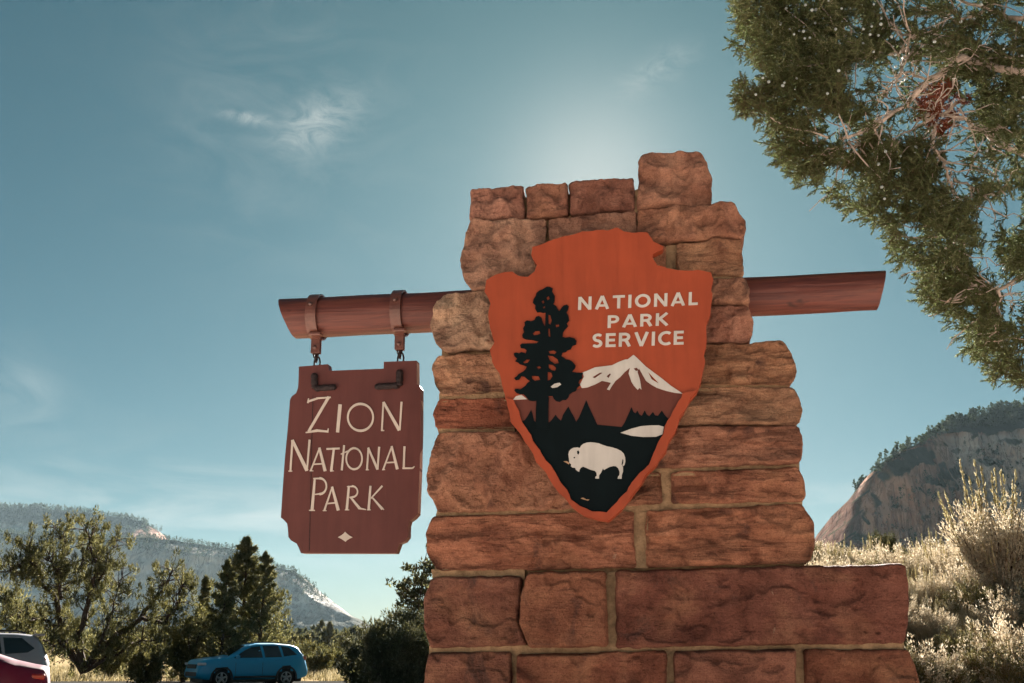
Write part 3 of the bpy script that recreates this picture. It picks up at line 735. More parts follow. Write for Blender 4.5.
def slab2(loops, holes, h0, h1, frame, name, material, parent, origin, bevel=0.0, smooth=False):
    """union of 2D polygons (minus holes) as one thin solid between heights h0 < h1 of a plane frame"""
    O_, d_, n_ = frame; vs = []; fs = []; nin = len(loops)
    for L in list(loops) + list(holes):
        A = 0.5 * sum(L[i][0] * L[(i + 1) % len(L)][1] - L[(i + 1) % len(L)][0] * L[i][1] for i in range(len(L)))
        if A < 0: L = L[::-1]
        b = len(vs); vs += [Vector(p) for p in L]; fs.append(list(range(b, b + len(L))))
    r = delaunay_2d_cdt(vs, [], fs, 0, 1e-6)
    V2 = [tuple(v) for v in r[0]]; Va = np.array(V2); tri = [tuple(f) for f in r[2]]
    cen = np.array([Va[list(f)].mean(0) for f in tri]); keep = np.zeros(len(tri), bool)
    for L in loops: keep |= inside(cen, L)
    for L in holes: keep &= ~inside(cen, L)
    T = [f for f, k in zip(tri, keep) if k]
    used = sorted({i for f in T for i in f}); mp = {u: k for k, u in enumerate(used)}
    T = [tuple(mp[i] for i in f) for f in T]; V2 = [V2[u] for u in used]; n = len(V2)
    top = [from2(a[0], a[1], h1, O_, d_, n_) for a in V2]; bot = [from2(a[0], a[1], h0, O_, d_, n_) for a in V2]
    e = {(f[i], f[(i + 1) % len(f)]) for f in T for i in range(len(f))}
    faces = list(T) + [tuple(i + n for i in f[::-1]) for f in T]
    faces += [(b, a, a + n, b + n) for a, b in e if (b, a) not in e]
    return mesh_np(name, top + bot, faces, material, parent, smooth, origin)

core = [(476, 196), (630, 184), (633, 190), (644, 188), (646, 162), (703, 160), (705, 212), (735, 216), (737, 283), (742, 300), (743, 348), (784, 352), (790, 400), (794, 500), (806, 516), (806, 568), (896, 572), (900, 640), (910, 680), (925, 1000), (930, 1190), (402, 1190), (414, 1000), (428, 700), (430, 600), (434, 520), (436, 450), (438, 380), (440, 320), (475, 290), (469, 260), (475, 215)]
FR = (PO, PD, PN)
c2 = [to2(*q) for q in core]
slab2([c2], [], -0.53, -0.050, FR, 'mortar', M_mortar, pillar, tuple(PO))
# raised mortar beds where the photo shows broad light joints
mj = []
for q in ([(635, 188), (641, 186), (640, 212), (634, 213)], [(633, 512), (648, 511), (648, 568), (633, 568)], [(605, 572), (618, 571), (618, 648), (606, 648)],
          [(666, 244), (678, 243), (678, 282), (666, 282)], [(660, 471), (672, 470), (672, 505), (660, 505)], [(428, 646), (905, 642), (905, 653), (428, 655)],
          [(430, 569), (524, 568), (524, 579), (432, 580)], [(438, 392), (506, 390), (506, 400), (438, 401)], [(436, 427), (514, 426), (514, 433), (438, 434)],
          [(436, 510), (640, 504), (640, 514), (434, 518)], [(600, 466), (800, 461), (800, 473), (600, 476)], [(508, 650), (520, 650), (520, 745), (508, 745)], [(665, 648), (676, 648), (676, 745), (665, 745)], [(795, 648), (806, 648), (806, 745), (795, 745)],
          [(600, 500), (803, 499), (803, 507), (600, 512)], [(600, 381), (788, 382), (788, 390), (600, 390)], [(668, 273), (742, 273), (742, 281), (668, 282)]):
    mj.append(densify([to2(*p) for p in q], 0.03))
slab2(mj, [], -0.052, -0.018, FR, 'mortar_joint', M_mortar, pillar, tuple(PO))

# ------------------------------------------------------------------ arrowhead sign
AO = 0.055      # back of the board stands this far off the stone face
AH = AO + 0.045
aw = thing('arrowhead_sign', 'burnt orange arrowhead sign with tree, bison and mountain mounted on the pillar', 'sign', tuple(PO + PN * AO + Vector((0, 0, 2))))
aor = tuple(aw.location)
def a2(px, py): return to2(px, py, off=AH)
outer = [(617, 227), (624, 231), (634, 232.7), (647, 232), (653.5, 241), (663, 247), (662, 249), (653, 254), (652, 258), (657, 265), (668, 268), (683, 271), (697.6, 270), (711, 272.6), (713, 279), (711, 291), (713, 294), (710, 313), (706, 325), (707, 340), (704, 354.5), (705, 362), (702.5, 375), (701, 384), (696, 393), (690, 400), (686, 408), (680, 418), (675.6, 431), (669.5, 440), (666, 451), (659.7, 459), (656, 465), (646, 474.6), (641, 484), (631.5, 496.6), (624, 507.6), (617, 514), (608, 521), (597, 519.5), (582.6, 514.5), (573, 508.5), (566.7, 500), (559, 492), (553, 484.4), (546, 472), (537, 463.6), (533.7, 455), (526, 443), (520, 433), (511.7, 423), (510.5, 414), (507, 402), (503, 391), (500.7, 379), (499, 373), (492, 362), (490, 349.6), (494, 342), (489.7, 327.6), (487.7, 315), (490, 304), (488.5, 298), (485, 291), (486, 280), (497, 274), (511.7, 271), (519, 276), (527.6, 276.7), (535, 271), (536.6, 264), (531, 255.5), (532.5, 247), (543.5, 243), (563, 237), (582.6, 231.7), (597, 230), (608, 230)]
def jig(p, s, amp, seed):
    q = densify(p, s); r = random.Random(seed)
    return [(a + r.uniform(-amp, amp), b + r.uniform(-amp, amp)) for a, b in q]
ob = jig(jig([a2(*p) for p in outer], 0.026, 0.0020, 4), 0.010, 0.0006, 5)
slab2([ob], [], AO, AH, FR, 'board', M_orange, aw, aor)
# mounting studs into the stone
for px, py in ((530, 300), (690, 300), (560, 440), (640, 440)):
    mb = MB(); a, z = a2(px, py); mb.tube([from2(a, z, -0.02), from2(a, z, AO)], 0.012, 10)
    mb.build('mounting_stud', M_iron, aw, True, aor)
def c2p(u, v): return (475 + .2446 * u, 370 + .2446 * v)
def c1p(u, v): return (475 + .2446 * u, 220 + .2446 * v)
def c4p(u, v): return (500 + .2198 * u, 280 + .2196 * v)
def c6p(u, v): return (560 + .1902 * u, 390 + .1903 * v)
fieldL = [(514, 400.6), (519, 411.6), (521.5, 421), (527.6, 430), (533.7, 441), (540, 450.7), (546, 460.5), (551, 465), (555.7, 472.7), (560.6, 482.5), (566.7, 490), (571.6, 499.6), (580, 505.8), (592.4, 511.4), (607, 512.5), (617, 503), (626.6, 492), (631.5, 482.5), (641, 472.7), (648.7, 465), (653.5, 455.6), (658.5, 443), (663, 435), (664.6, 426), (670.7, 416.5), (675.6, 406.7), (681.7, 398), (683, 394)]
i0 = 2; i1 = fieldL.index((670.7, 416.5))
brown = fieldL[:4] + [(600, 440), (664.6, 426)] + fieldL[i1:] + [(666, 390), (655, 382), (645, 369), (633.5, 358), (622, 363.5), (600, 370), (586, 376), (583, 387), (560, 396), (530, 399)]
def P2(l): return [a2(*p) for p in l]
slab2([P2(brown)], [], AH, AH + .0015, FR, 'brown_mountain', M_brownp, aw, aor)
forest = [c2p(*q) for q in ((190, 212), (205, 205), (218, 185), (230, 163), (236, 180), (242, 208), (250, 214), (305, 214), (318, 200), (330, 183), (338, 195), (352, 208), (360, 185), (372, 165), (382, 150), (392, 170), (405, 192), (414, 212), (425, 195), (440, 160), (455, 124), (466, 150), (480, 180), (500, 224), (600, 234), (612, 215), (628, 180), (640, 152), (648, 172), (656, 178), (664, 166), (672, 182), (682, 188), (694, 166), (702, 182), (712, 190), (728, 172), (736, 186), (748, 188), (764, 166), (775, 184), (792, 202))]
dark = [(521.5, 421)] + forest[0:] + [(670.2, 417), (664.6, 426)] + fieldL[::-1][fieldL[::-1].index((663, 435)):fieldL[::-1].index((521.5, 421))]
slab2([P2(dark)], [], AH + .0002, AH + .0035, FR, 'dark_meadow', M_dark, aw, aor)
snow = [(633.5, 355), (637, 358), (646, 366.8), (661, 378), (671, 386), (683, 394), (675, 393), (666, 391), (657, 388), (651, 384.7), (646, 381), (642.6, 375), (639, 368.5), (637.5, 372), (640, 380), (641.5, 389.8), (639.5, 388), (637.7, 390), (634, 386), (631.5, 382), (628.6, 373.7), (630, 368), (625, 372), (620, 377.5), (615.6, 381), (612, 386), (609.5, 390.3), (607, 389.6), (611, 383), (607, 382), (602, 381), (595, 384.7), (587.5, 387.6), (582, 388.3), (580, 384.7), (584, 377), (582.6, 372.5), (586, 371.5), (595, 367.5), (603, 366.6), (612, 365.5), (619, 362), (625, 359.8), (628, 359.4)]
slits = [[c2p(*q) for q in s] for s in (((480, 30), (510, 12), (522, 12), (490, 34)), ((538, 26), (552, 14), (556, 18), (546, 34)),)] + \
        [[c1p(*q) for q in s] for s in (((648, 608), (662, 604), (670, 616), (658, 618)), ((708, 622), (725, 640), (752, 668), (742, 664), (722, 652)),)]
slab2([P2(snow)], [P2(s) for s in slits], AH + .0002, AH + .0035, FR, 'snow_cap', M_white, aw, aor)
snow2 = [[c2p(*q) for q in ((156, 122), (168, 108), (190, 102), (214, 120))]]
slab2([P2(s) for s in snow2], [], AH + .0004, AH + .0028, FR, 'snow_patch', M_white, aw, aor)
lake = [(620.5, 433), (631.5, 428.9), (641, 426.4), (651, 425.6), (659, 425.6), (664, 427), (662.5, 434.5), (656, 437), (643, 437.2), (631.5, 436)]
slab2([P2(lake)], [], AH + .0037, AH + .005, FR, 'lake', M_white, aw, aor)
tree = [c4p(*q) for q in ((215, 32), (228, 34), (241, 41), (238, 55), (250, 75), (249, 98), (243, 112), (256, 120), (262, 132), (270, 145), (280, 130), (290, 118), (305, 114), (313, 122), (310, 138), (303, 150), (312, 165), (316, 187), (304, 200), (310, 213), (296, 228), (288, 240), (285, 260), (297, 265), (318, 262), (340, 268), (349, 280), (346, 296), (330, 302), (322, 318), (307, 322), (300, 330), (285, 333), (280, 348), (300, 362), (318, 366), (332, 376), (345, 392), (340, 406), (328, 420), (350, 424), (379, 424), (374, 436), (376, 448), (362, 458), (358, 470), (366, 480), (352, 492), (345, 508), (330, 512), (316, 522), (312, 536), (300, 548), (286, 548), (272, 557), (256, 553), (246, 543), (240, 530), (222, 530), (221, 600), (222, 683), (162, 683), (164, 600), (166, 552), (150, 553), (132, 550), (122, 536), (108, 522), (92, 522), (76, 516), (66, 505), (72, 496), (92, 500), (100, 496), (118, 482), (124, 472), (138, 462), (128, 456), (112, 442), (98, 440), (88, 456), (72, 458), (66, 448), (78, 440), (86, 430), (104, 420), (118, 408), (122, 396), (108, 390), (92, 386), (84, 378), (70, 372), (78, 360), (66, 348), (64, 336), (74, 332), (88, 336), (98, 330), (118, 336), (122, 322), (112, 314), (96, 312), (92, 298), (100, 292), (130, 291), (168, 290), (176, 282), (150, 276), (120, 273), (104, 266), (102, 252), (110, 240), (106, 222), (114, 208), (112, 194), (124, 186), (142, 190), (158, 184), (164, 170), (176, 165), (190, 174), (198, 200), (206, 214), (208, 150), (196, 152), (184, 148), (170, 150), (160, 132), (162, 118), (150, 106), (154, 88), (164, 74), (166, 62), (180, 50), (196, 44))]
holes = [[c4p(*q) for q in s] for s in (((221, 160), (229, 162), (236, 185), (230, 206), (222, 200)), ((150, 246), (162, 234), (180, 234), (185, 246), (170, 252), (156, 254)),
    ((218, 345), (240, 348), (262, 362), (268, 380), (250, 384), (228, 368)), ((222, 386), (240, 388), (256, 402), (252, 416), (236, 412), (222, 402)),
    ((218, 420), (234, 424), (240, 440), (230, 456), (218, 460)), ((222, 326), (244, 322), (258, 330), (250, 340), (228, 338)), ((166, 396), (182, 394), (188, 402), (176, 408)),
    ((106, 376), (122, 364), (138, 364), (128, 378), (114, 382)), ((254, 206), (268, 204), (270, 214), (256, 218)), ((190, 100), (198, 94), (203, 104), (196, 110)),
    ((212, 82), (222, 74), (226, 88), (217, 96)), ((196, 124), (206, 120), (206, 130), (198, 132)), ((146, 438), (176, 440), (184, 456), (160, 462), (148, 452)), ((220, 222), (228, 224), (230, 262), (221, 258)))]
slab2([P2(tree)], [P2(s) for s in holes], AH + .0036, AH + .0065, FR, 'tree_silhouette', M_dark, aw, aor)
slab2([P2([c4p(*q) for q in ((232, 488), (250, 474), (272, 470), (280, 478), (262, 490), (240, 494))])], [], AH + .0067, AH + .008, FR, 'snow_patch', M_white, aw, aor)
bison = [c6p(*q) for q in ((45, 340), (48, 325), (58, 312), (72, 305), (92, 303), (105, 306), (112, 294), (124, 284), (142, 278), (160, 276), (182, 278), (205, 282), (225, 290), (250, 298), (275, 303), (300, 311), (322, 322), (336, 336), (343, 356), (344, 378), (340, 394), (332, 402), (328, 396), (333, 386), (334, 370), (330, 362), (327, 376), (324, 392), (332, 408), (332, 430), (326, 446), (324, 468), (303, 467), (306, 456), (313, 448), (314, 432), (306, 412), (294, 402), (280, 401), (262, 405), (244, 414), (232, 422), (226, 414), (216, 436), (206, 450), (206, 467), (186, 466), (187, 458), (194, 452), (192, 436), (184, 426), (160, 420), (138, 410), (122, 404), (110, 410), (104, 420), (102, 431), (94, 428), (84, 420), (80, 410), (66, 409), (58, 402), (60, 392), (50, 384), (48, 365))]
bh = [[c6p(*q) for q in s] for s in (((90, 322), (98, 318), (103, 330), (98, 342), (91, 336)), ((71, 355), (78, 352), (81, 358), (75, 362)))]
slab2([P2(bison)], [P2(s) for s in bh], AH + .0037, AH + .0062, FR, 'bison', M_white, aw, aor)
M_chip = simple('bare_wood_chip', (0.40, 0.26, 0.16), 0.9, 0.1)
for s in (((18, 376), (36, 374), (52, 384), (46, 392), (34, 384)), ((108, 570), (122, 566), (140, 576), (156, 576), (148, 582), (126, 577))): slab2([P2([c6p(*q) for q in s])], [], AH + .0037, AH + .0042, FR, 'paint_chip', M_chip, aw, aor)
# orange rim following the lower edge, proud of the meadow
inner = fieldL
rim_out = outer[outer.index((701, 384)):outer.index((503, 391)) + 1]
rim = [(697, 391)] + rim_out[2:-1] + [(505, 398), (514, 400.6)] + inner[1:-1] + [(683, 394)]
slab2([jig(jig([a2(*p) for p in rim], 0.022, 0.0020, 9), 0.009, 0.0005, 3)], [], AH + .0002, AH + .012, FR, 'rim', M_orange, aw, aor)

# lettering built from strokes: each stroke a polyline of (x, y) with a width
def stroke_polys(strokes, w):
    out = []
    for s_ in strokes:
        ww = w
        if isinstance(s_[0], (int, float)): ww = w * s_[0]; s_ = s_[1:]
        for i in range(len(s_) - 1):
            (x0, y0), (x1, y1) = s_[i], s_[i + 1]; L = math.hypot(x1 - x0, y1 - y0) or 1e-6
            nx_, ny_ = -(y1 - y0) / L * ww / 2, (x1 - x0) / L * ww / 2
            out.append([(x0 + nx_, y0 + ny_), (x1 + nx_, y1 + ny_), (x1 - nx_, y1 - ny_), (x0 - nx_, y0 - ny_)])
            if 0 < i: out.append([(x0 + ww / 2 * math.cos(k * math.pi / 5), y0 + ww / 2 * math.sin(k * math.pi / 5)) for k in range(10)])
    return out
def arc(cx, cy, rx, ry, a0, a1, n=18):
    return [(cx + rx * math.cos(math.radians(a0 + (a1 - a0) * i / n)), cy + ry * math.sin(math.radians(a0 + (a1 - a0) * i / n))) for i in range(n + 1)]
# bold sans capitals in a unit box (height 1, y up), stroke width ~0.19
b = 0.095
GL = {
 'N': (0.80, [[(b, 0), (b, 1)], [(b, 0.97), (0.80 - b, 0.03)], [(0.80 - b, 0), (0.80 - b, 1)]]),
 'A': (0.86, [[(b * .95, 0), (0.43, 1)], [(0.86 - b * .95, 0), (0.43, 1)], [0.85, (0.2, 0.27), (0.66, 0.27)]]),
 'T': (0.72, [[(0, 1 - b), (0.72, 1 - b)], [(0.36, 0), (0.36, 0.95)]]),
 'I': (0.20, [[(0.1, 0), (0.1, 1)]]),
 'O': (0.94, [arc(0.47, 0.5, 0.375, 0.42, 0, 360, 30)]),
 'L': (0.56, [[(b, 0), (b, 1)], [(b * .5, b), (0.56, b)]]),
 'P': (0.66, [[(b, 0), (b, 1)], [(b, 1 - b), (0.34, 1 - b)] + arc(0.34, 0.68, 0.225, 0.225, 90, -90, 10)[1:] + [(b, 0.455)]]),
 'R': (0.72, [[(b, 0), (b, 1)], [(b, 1 - b), (0.34, 1 - b)] + arc(0.34, 0.69, 0.225, 0.215, 90, -90, 10)[1:] + [(b, 0.475)], [(0.34, 0.48), (0.44, 0.40), (0.62, 0)]]),
 'K': (0.74, [[(b, 0), (b, 1)], [(0.64, 1), (0.20, 0.52)], [(0.24, 0.56), (0.66, 0)]]),
 'S': (0.60, [arc(0.32, 0.71, 0.21, 0.205, 40, 250, 14) + arc(0.28, 0.285, 0.22, 0.205, 75, -145, 16)]),
 'E': (0.58, [[(b, 0), (b, 1)], [(b * .5, b), (0.58, b)], [(b * .5, 0.5), (0.53, 0.5)], [(b * .5, 1 - b), (0.57, 1 - b)]]),
 'V': (0.82, [[(b * .9, 1), (0.41, 0)], [(0.82 - b * .9, 1), (0.41, 0)]]),
 'C': (0.72, [arc(0.46, 0.5, 0.37, 0.42, 52, 308, 24)]),
}
def word(txt, x0, y0, x1, y1, hh, gap=0.2):
    """txt written from pixel baseline (x0,y0) to (x1,y1) with cap height hh (pixels)"""
    ws = [GL[c][0] for c in txt]; tot = sum(ws) + gap * (len(ws) - 1); sx = math.hypot(x1 - x0, y1 - y0) / tot
    pol = []; cur = 0
    ux, uy = (x1 - x0) / (sx * tot), (y1 - y0) / (sx * tot)
    for c, w_ in zip(txt, ws):
        for q in stroke_polys(GL[c][1], 0.185):
            pol.append([(x0 + ux * (cur + a) * sx + 0.03 * v * hh, y0 + uy * (cur + a) * sx - v * hh) for a, v in q])
        cur += w_ + gap
    return pol
let = word('NATIONAL', 578, 310.2, 697.8, 305.0, 13.0) + word('PARK', 607.5, 328.1, 668.5, 325.4, 12.4, 0.17) + word('SERVICE', 592, 347.8, 683.6, 344.6, 13.8, 0.17)
slab2([P2(l) for l in let], [], AH + .0002, AH + .003, FR, 'lettering', M_white, aw, aor)

# ------------------------------------------------------------------ beam
BOFF = -0.20
def bp(px, py): return plane(px, py, BOFF)
L0, L1 = bp(288, 319), bp(881, 290.5)
bx = thing('wooden_beam', 'round reddish brown wooden beam running through the pillar with slanted ends', 'beam', tuple((L0 + L1) / 2), -TH)
axis = (L1 - L0).normalized(); upv = Vector((0, 0, 1)); side = axis.cross(upv).normalized(); upv = side.cross(axis).normalized()
RB0 = (bp(350, 298) - bp(350, 337)).length / 2; RB1 = (bp(820, 276.5) - bp(820, 313.5)).length / 2
Mi = (Matrix.Rotation(-TH, 4, 'Z')).inverted()
def loc(p): return Mi @ (Vector(p) - bx.location)
nb_, sg = 150, 40; V = []; Fs = []
Lt = (L1 - L0).length
for i in range(nb_ + 1):
    t = i / nb_; r = RB0 + (RB1 - RB0) * t
    for k in range(sg):
        a = 2 * math.pi * k / sg; zc = math.sin(a)
        wob = 1 + 0.022 * math.sin(t * 9 + a * 2) * math.sin(a * 3 + t * 4) + 0.012 * math.sin(t * 31 + a * 5)
        ang = math.degrees(a) % 360
        if abs(ang - (186 + 5 * math.sin(t * 11))) < 5.5 and t > 0.45: wob -= 0.05          # drying check along the log
        if abs(ang - (160 + 6 * math.sin(t * 8))) < 4.6 and t < 0.45: wob -= 0.03
        cut = 0.0
        if t < 0.06: cut = -zc * (0.033 if True else 0) * (1 - t / 0.06)
        if t > 0.94: cut = zc * 0.020 * ((t - 0.94) / 0.06)
        p = L0 + axis * (Lt * t + cut * 1.0) + (side * -math.cos(a) * r + upv * zc * r) * wob
        V.append(loc(p))
for i in range(nb_):
    for k in range(sg): Fs.append((i * sg + k, i * sg + (k + 1) % sg, (i + 1) * sg + (k + 1) % sg, (i + 1) * sg + k))
log = mesh_np('log', V + V[:sg] + V[-sg:], Fs + [tuple(range(len(V), len(V) + sg))[::-1], tuple(range(len(V) + sg, len(V) + 2 * sg))], M_beam, bx, False)
log.data.polygons.foreach_set('use_smooth', [len(p.vertices) == 4 for p in log.data.polygons])
# straps round the beam with their clevis plates
hang = []
for px in (317.5, 400.5):
    c = bp(px, 319 - (px - 288) * 0.0485); r = RB0 * 1.06
    m = MB(); n = 36; wd = 0.021; V = []; Fq = []
    for k in range(n + 1):
        a = math.radians(-84 + 348 * k / n)
        for (rr, ww) in ((r, -wd), (r + 0.007, -wd), (r + 0.007, wd), (r, wd)):
            V.append(loc(c + axis * ww + side * -math.cos(a) * rr + upv * math.sin(a) * rr))
    for k in range(n):
        for q in range(4): Fq.append((k * 4 + q, k * 4 + (q + 1) % 4, (k + 1) * 4 + (q + 1) % 4, (k + 1) * 4 + q))
    m.add(V, Fq + [(0, 1, 2, 3), (n * 4 + 3, n * 4 + 2, n * 4 + 1, n * 4)])
    bot = c - upv * (r + 0.028)
    # ears under the log
    M3 = Matrix.Identity(3)
    m.box(loc(bot - side * 0.010), (0.036, 0.006, 0.072), M3, 0.002)
    m.box(loc(bot + side * 0.010), (0.036, 0.006, 0.072), M3, 0.002)
    m.box(loc(bot + axis * 0.012 + side * 0.05 + upv * 0.03), (0.05, 0.03, 0.014), M3, 0.004)
    s_ = m.build('strap', M_strap, bx, False)
    bb = MB(); q = loc(bot - upv * 0.014); bb.tube([q + Vector((0, -0.022, 0)), q + Vector((0, 0.022, 0))], 0.0075, 10)
    q = loc(c + (side * -math.cos(math.radians(155)) + upv * math.sin(math.radians(155))) * 0); 
    qq = loc(c - axis * 0.0 + PN * (r + 0.010) + upv * 0.028); bb.tube([qq + Vector((0, 0.008, 0)), qq + Vector((0, -0.004, 0))], [0.008, 0.006], 10)
    bl = bb.build('bolt', M_bolt, s_, True)
    hang.append(bot - upv * 0.036)

# ------------------------------------------------------------------ hanging sign
STH = math.radians(9.5)
SD = Vector((math.cos(STH), -math.sin(STH), 0)); SN = Vector((-math.sin(STH), -math.cos(STH), 0))
SO = bp(358, 360); SO.z = 0
SF = (SO, SD, SN); HT = 0.022
hs_ = thing('hanging_sign', 'brown wooden sign with cream lettering hanging from the beam by two short chains', 'sign', tuple(bp(358, 362)))
hor = tuple(hs_.location)
def s2(px, py): return to2(px, py, SO, SD, SN, HT)
def S2(l): return [s2(*p) for p in l]
def c8(u, v): return (265 + .2635 * u, 380 + .2635 * v)
board = [(298.8, 366.6), (328, 364.2), (328.6, 370.8), (383.6, 368.6), (383.8, 361.8), (416.6, 360.6), (416.8, 384), (419.4, 385.4), (420.8, 388.5), (420.6, 430), (419.4, 470), (417.6, 514), (414, 518), (409.6, 521), (408.2, 526), (408, 537), (404.5, 541.5), (399.6, 543.5), (397.6, 549), (396, 553.2), (300.8, 553), (298.6, 547.5), (296.6, 543.6), (291, 540.5), (288.4, 537), (287.8, 528), (287, 523.4), (283.6, 519.8), (280.8, 517.5), (282.6, 490), (284.8, 459), (287.6, 430), (290, 399.8), (291.6, 396.4), (296, 393.2), (298, 388), (298.6, 378)]
bs = densify(S2(board), 0.02)
slab2([bs], [], -HT, HT, SF, 'board', M_sign, hs_, hor)
# strip along the right edge, coloured pale to paint in light falling there
er = [p for p in board if p[0] > 407 and 360 < p[1] < 545]
for (p, q) in (((416.6, 362.5), (416.8, 384)), ((420.6, 400), (419.5, 468)), ((419.4, 471), (417.6, 513))):
    A, B_ = s2(*p), s2(*q); mbx = MB()
    v = [from2(A[0] + .0006, A[1], HT * .9, *SF), from2(A[0] + .0010, A[1], -HT * .9, *SF), from2(B_[0] + .0010, B_[1], -HT * .9, *SF), from2(B_[0] + .0006, B_[1], HT * .9, *SF)]
    v2 = [x - SD * 0.006 for x in v]
    mbx.add(v + v2, [(0, 1, 2, 3), (7, 6, 5, 4), (0, 4, 5, 1), (1, 5, 6, 2), (2, 6, 7, 3), (3, 7, 4, 0)])
    mbx.build('lit_edge_strip', M_edge, hs_, False, hor)
def tap(x0, y0, w0, x1, y1, w1):          # tapered stroke
    w0 *= .86; w1 *= .86
    L = math.hypot(x1 - x0, y1 - y0); nx_, ny_ = -(y1 - y0) / L, (x1 - x0) / L
    return [(x0 + nx_ * w0 / 2, y0 + ny_ * w0 / 2), (x1 + nx_ * w1 / 2, y1 + ny_ * w1 / 2), (x1 - nx_ * w1 / 2, y1 - ny_ * w1 / 2), (x0 - nx_ * w0 / 2, y0 - ny_ * w0 / 2)]
def ring(cx, cy, rx, ry, w0, w1, tilt=0, a0=0, a1=360, n=36):     # contrast ring, thicker on the diagonals
    out = []; pts = []
    for i in range(n + 1):
        a = math.radians(a0 + (a1 - a0) * i / n); w_ = w0 + (w1 - w0) * abs(math.sin(a + math.radians(tilt)))
        pts.append((math.cos(a), math.sin(a), w_ * .86))
    for i in range(n):
        q = []
        for (c_, s_, w_), sg_ in ((pts[i], 1), (pts[i + 1], 1), (pts[i + 1], -1), (pts[i], -1)):
            q.append((cx + c_ * (rx + sg_ * w_ / 2), cy + s_ * (ry + sg_ * w_ / 2)))
        out.append(q)
    return out
Z = []
Z += [tap(164, 82, 9, 200, 70, 8), tap(196, 70, 8, 250, 66, 6), tap(166, 70, 4, 163, 88, 7), tap(243, 64, 12, 166, 196, 11), tap(155, 200, 5, 200, 192, 12), tap(196, 192, 11, 240, 196, 8), tap(241, 184, 4, 238, 200, 7)]
Z += [tap(286, 93, 15, 276, 199, 14)]
Z += ring(363, 142, 48, 51, 11, 8, 90)
Z += [tap(450, 84, 7, 444, 192, 8), tap(441, 192, 5, 453, 192, 5), tap(450, 84, 11, 510, 191, 14), tap(519, 83, 9, 512, 191, 7)]
Z += [tap(105, 228, 9, 97, 346, 8), tap(90, 346, 5, 104, 346, 5), tap(104, 228, 13, 160, 344, 15), tap(170, 227, 9, 160, 345, 7)]
Z += [tap(208, 258, 6, 174, 345, 7), tap(170, 345, 4, 184, 345, 4), tap(207, 257, 10, 229, 346, 14), tap(186, 320, 6, 222, 318, 6)]
Z += [tap(234, 262, 8, 284, 260, 8), tap(262, 262, 9, 252, 345, 11), tap(248, 346, 4, 262, 345, 4)]
Z += [tap(301, 248, 8, 292, 343, 9), tap(288, 282, 5, 320, 268, 6)] + ring(339, 299, 30, 40, 9, 7, 90)
Z += [tap(393, 258, 7, 388, 340, 8), tap(383, 341, 4, 395, 341, 4), tap(392, 257, 9, 428, 340, 11), tap(434, 254, 9, 428, 340, 7)]
Z += [tap(482, 252, 6, 449, 340, 7), tap(445, 341, 4, 456, 340, 4), tap(481, 251, 9, 503, 339, 13), tap(462, 314, 6, 495, 312, 6)]
Z += [tap(530, 252, 9, 527, 338, 9), tap(522, 335, 8, 560, 335, 7), tap(560, 335, 7, 568, 328, 3)]
Z += [tap(190, 372, 9, 179, 496, 13), tap(168, 495, 5, 190, 495, 5), tap(184, 374, 5, 212, 374, 8)] + ring(208, 403, 26, 30, 11, 7, 90, -90, 90, 16) + [tap(186, 435, 4, 210, 432, 7)]
Z += [tap(256, 406, 6, 226, 495, 8), tap(220, 496, 4, 234, 496, 4), tap(255, 405, 10, 279, 495, 14), tap(238, 469, 6, 270, 466, 6)]
Z += [tap(319, 402, 9, 311, 493, 11), tap(304, 493, 4, 320, 493, 4), tap(312, 405, 4, 334, 404, 7)] + ring(331, 424, 21, 21, 9, 6, 90, -90, 90, 14) + [tap(316, 446, 4, 334, 444, 6), tap(326, 446, 8, 360, 488, 12), tap(357, 487, 9, 384, 492, 4)]
Z += [tap(401, 402, 9, 394, 493, 11), tap(388, 493, 4, 402, 493, 4), tap(446, 402, 8, 402, 450, 5), tap(406, 444, 6, 446, 490, 12), tap(440, 485, 8, 452, 492, 4)]
slab2([S2([c8(*p) for p in q]) for q in Z], [], HT + .0002, HT + .003, SF, 'lettering', M_cream, hs_, hor)
dm = [(277, 597), (290, 590), (300, 582), (305, 576), (310, 582), (320, 590), (333, 597), (320, 603), (311, 609), (306, 614), (299, 609), (290, 603)]
slab2([S2([c8(*p) for p in dm])], [], HT + .0002, HT + .003, SF, 'diamond', M_cream, hs_, hor)
# board joint lines
for u0, u1 in (((182, 60), (168, 650)),):
    slab2([S2([c8(*p) for p in tap(*u0, 2.2, *u1, 2.2)])], [], HT - .003, HT + .0012, SF, 'board_seam', M_iron, hs_, hor)
def iron_bar(p, q, w, name_mb, seed):
    pts = [plane(p[0] + (q[0] - p[0]) * k / 12, p[1] + (q[1] - p[1]) * k / 12, HT + 0.010, SO, SN) for k in range(13)]
    r = random.Random(seed); name_mb.tube(pts, [w * (0.7 if k in (0, 12) else r.uniform(0.88, 1.12)) for k in range(13)], 10)
for pts in (((314.3, 373.5), (314.8, 388.5), (335.8, 387.0)), ((399.6, 370.0), (399.4, 385.5), (375.2, 386.8))):
    m = MB(); iron_bar(pts[0], pts[1], 0.0135, m, 1); iron_bar(pts[1], pts[2], 0.012, m, 2)
    m.build('corner_bracket', M_iron, hs_, True, hor)
def torus(mb, c, M, rx, rz, r, n=20, sgm=7):
    pts = [c + M @ Vector((rx * math.cos(2 * math.pi * k / n), 0, rz * math.sin(2 * math.pi * k / n))) for k in range(n + 1)]
    mb.tube(pts, r, sgm, False)
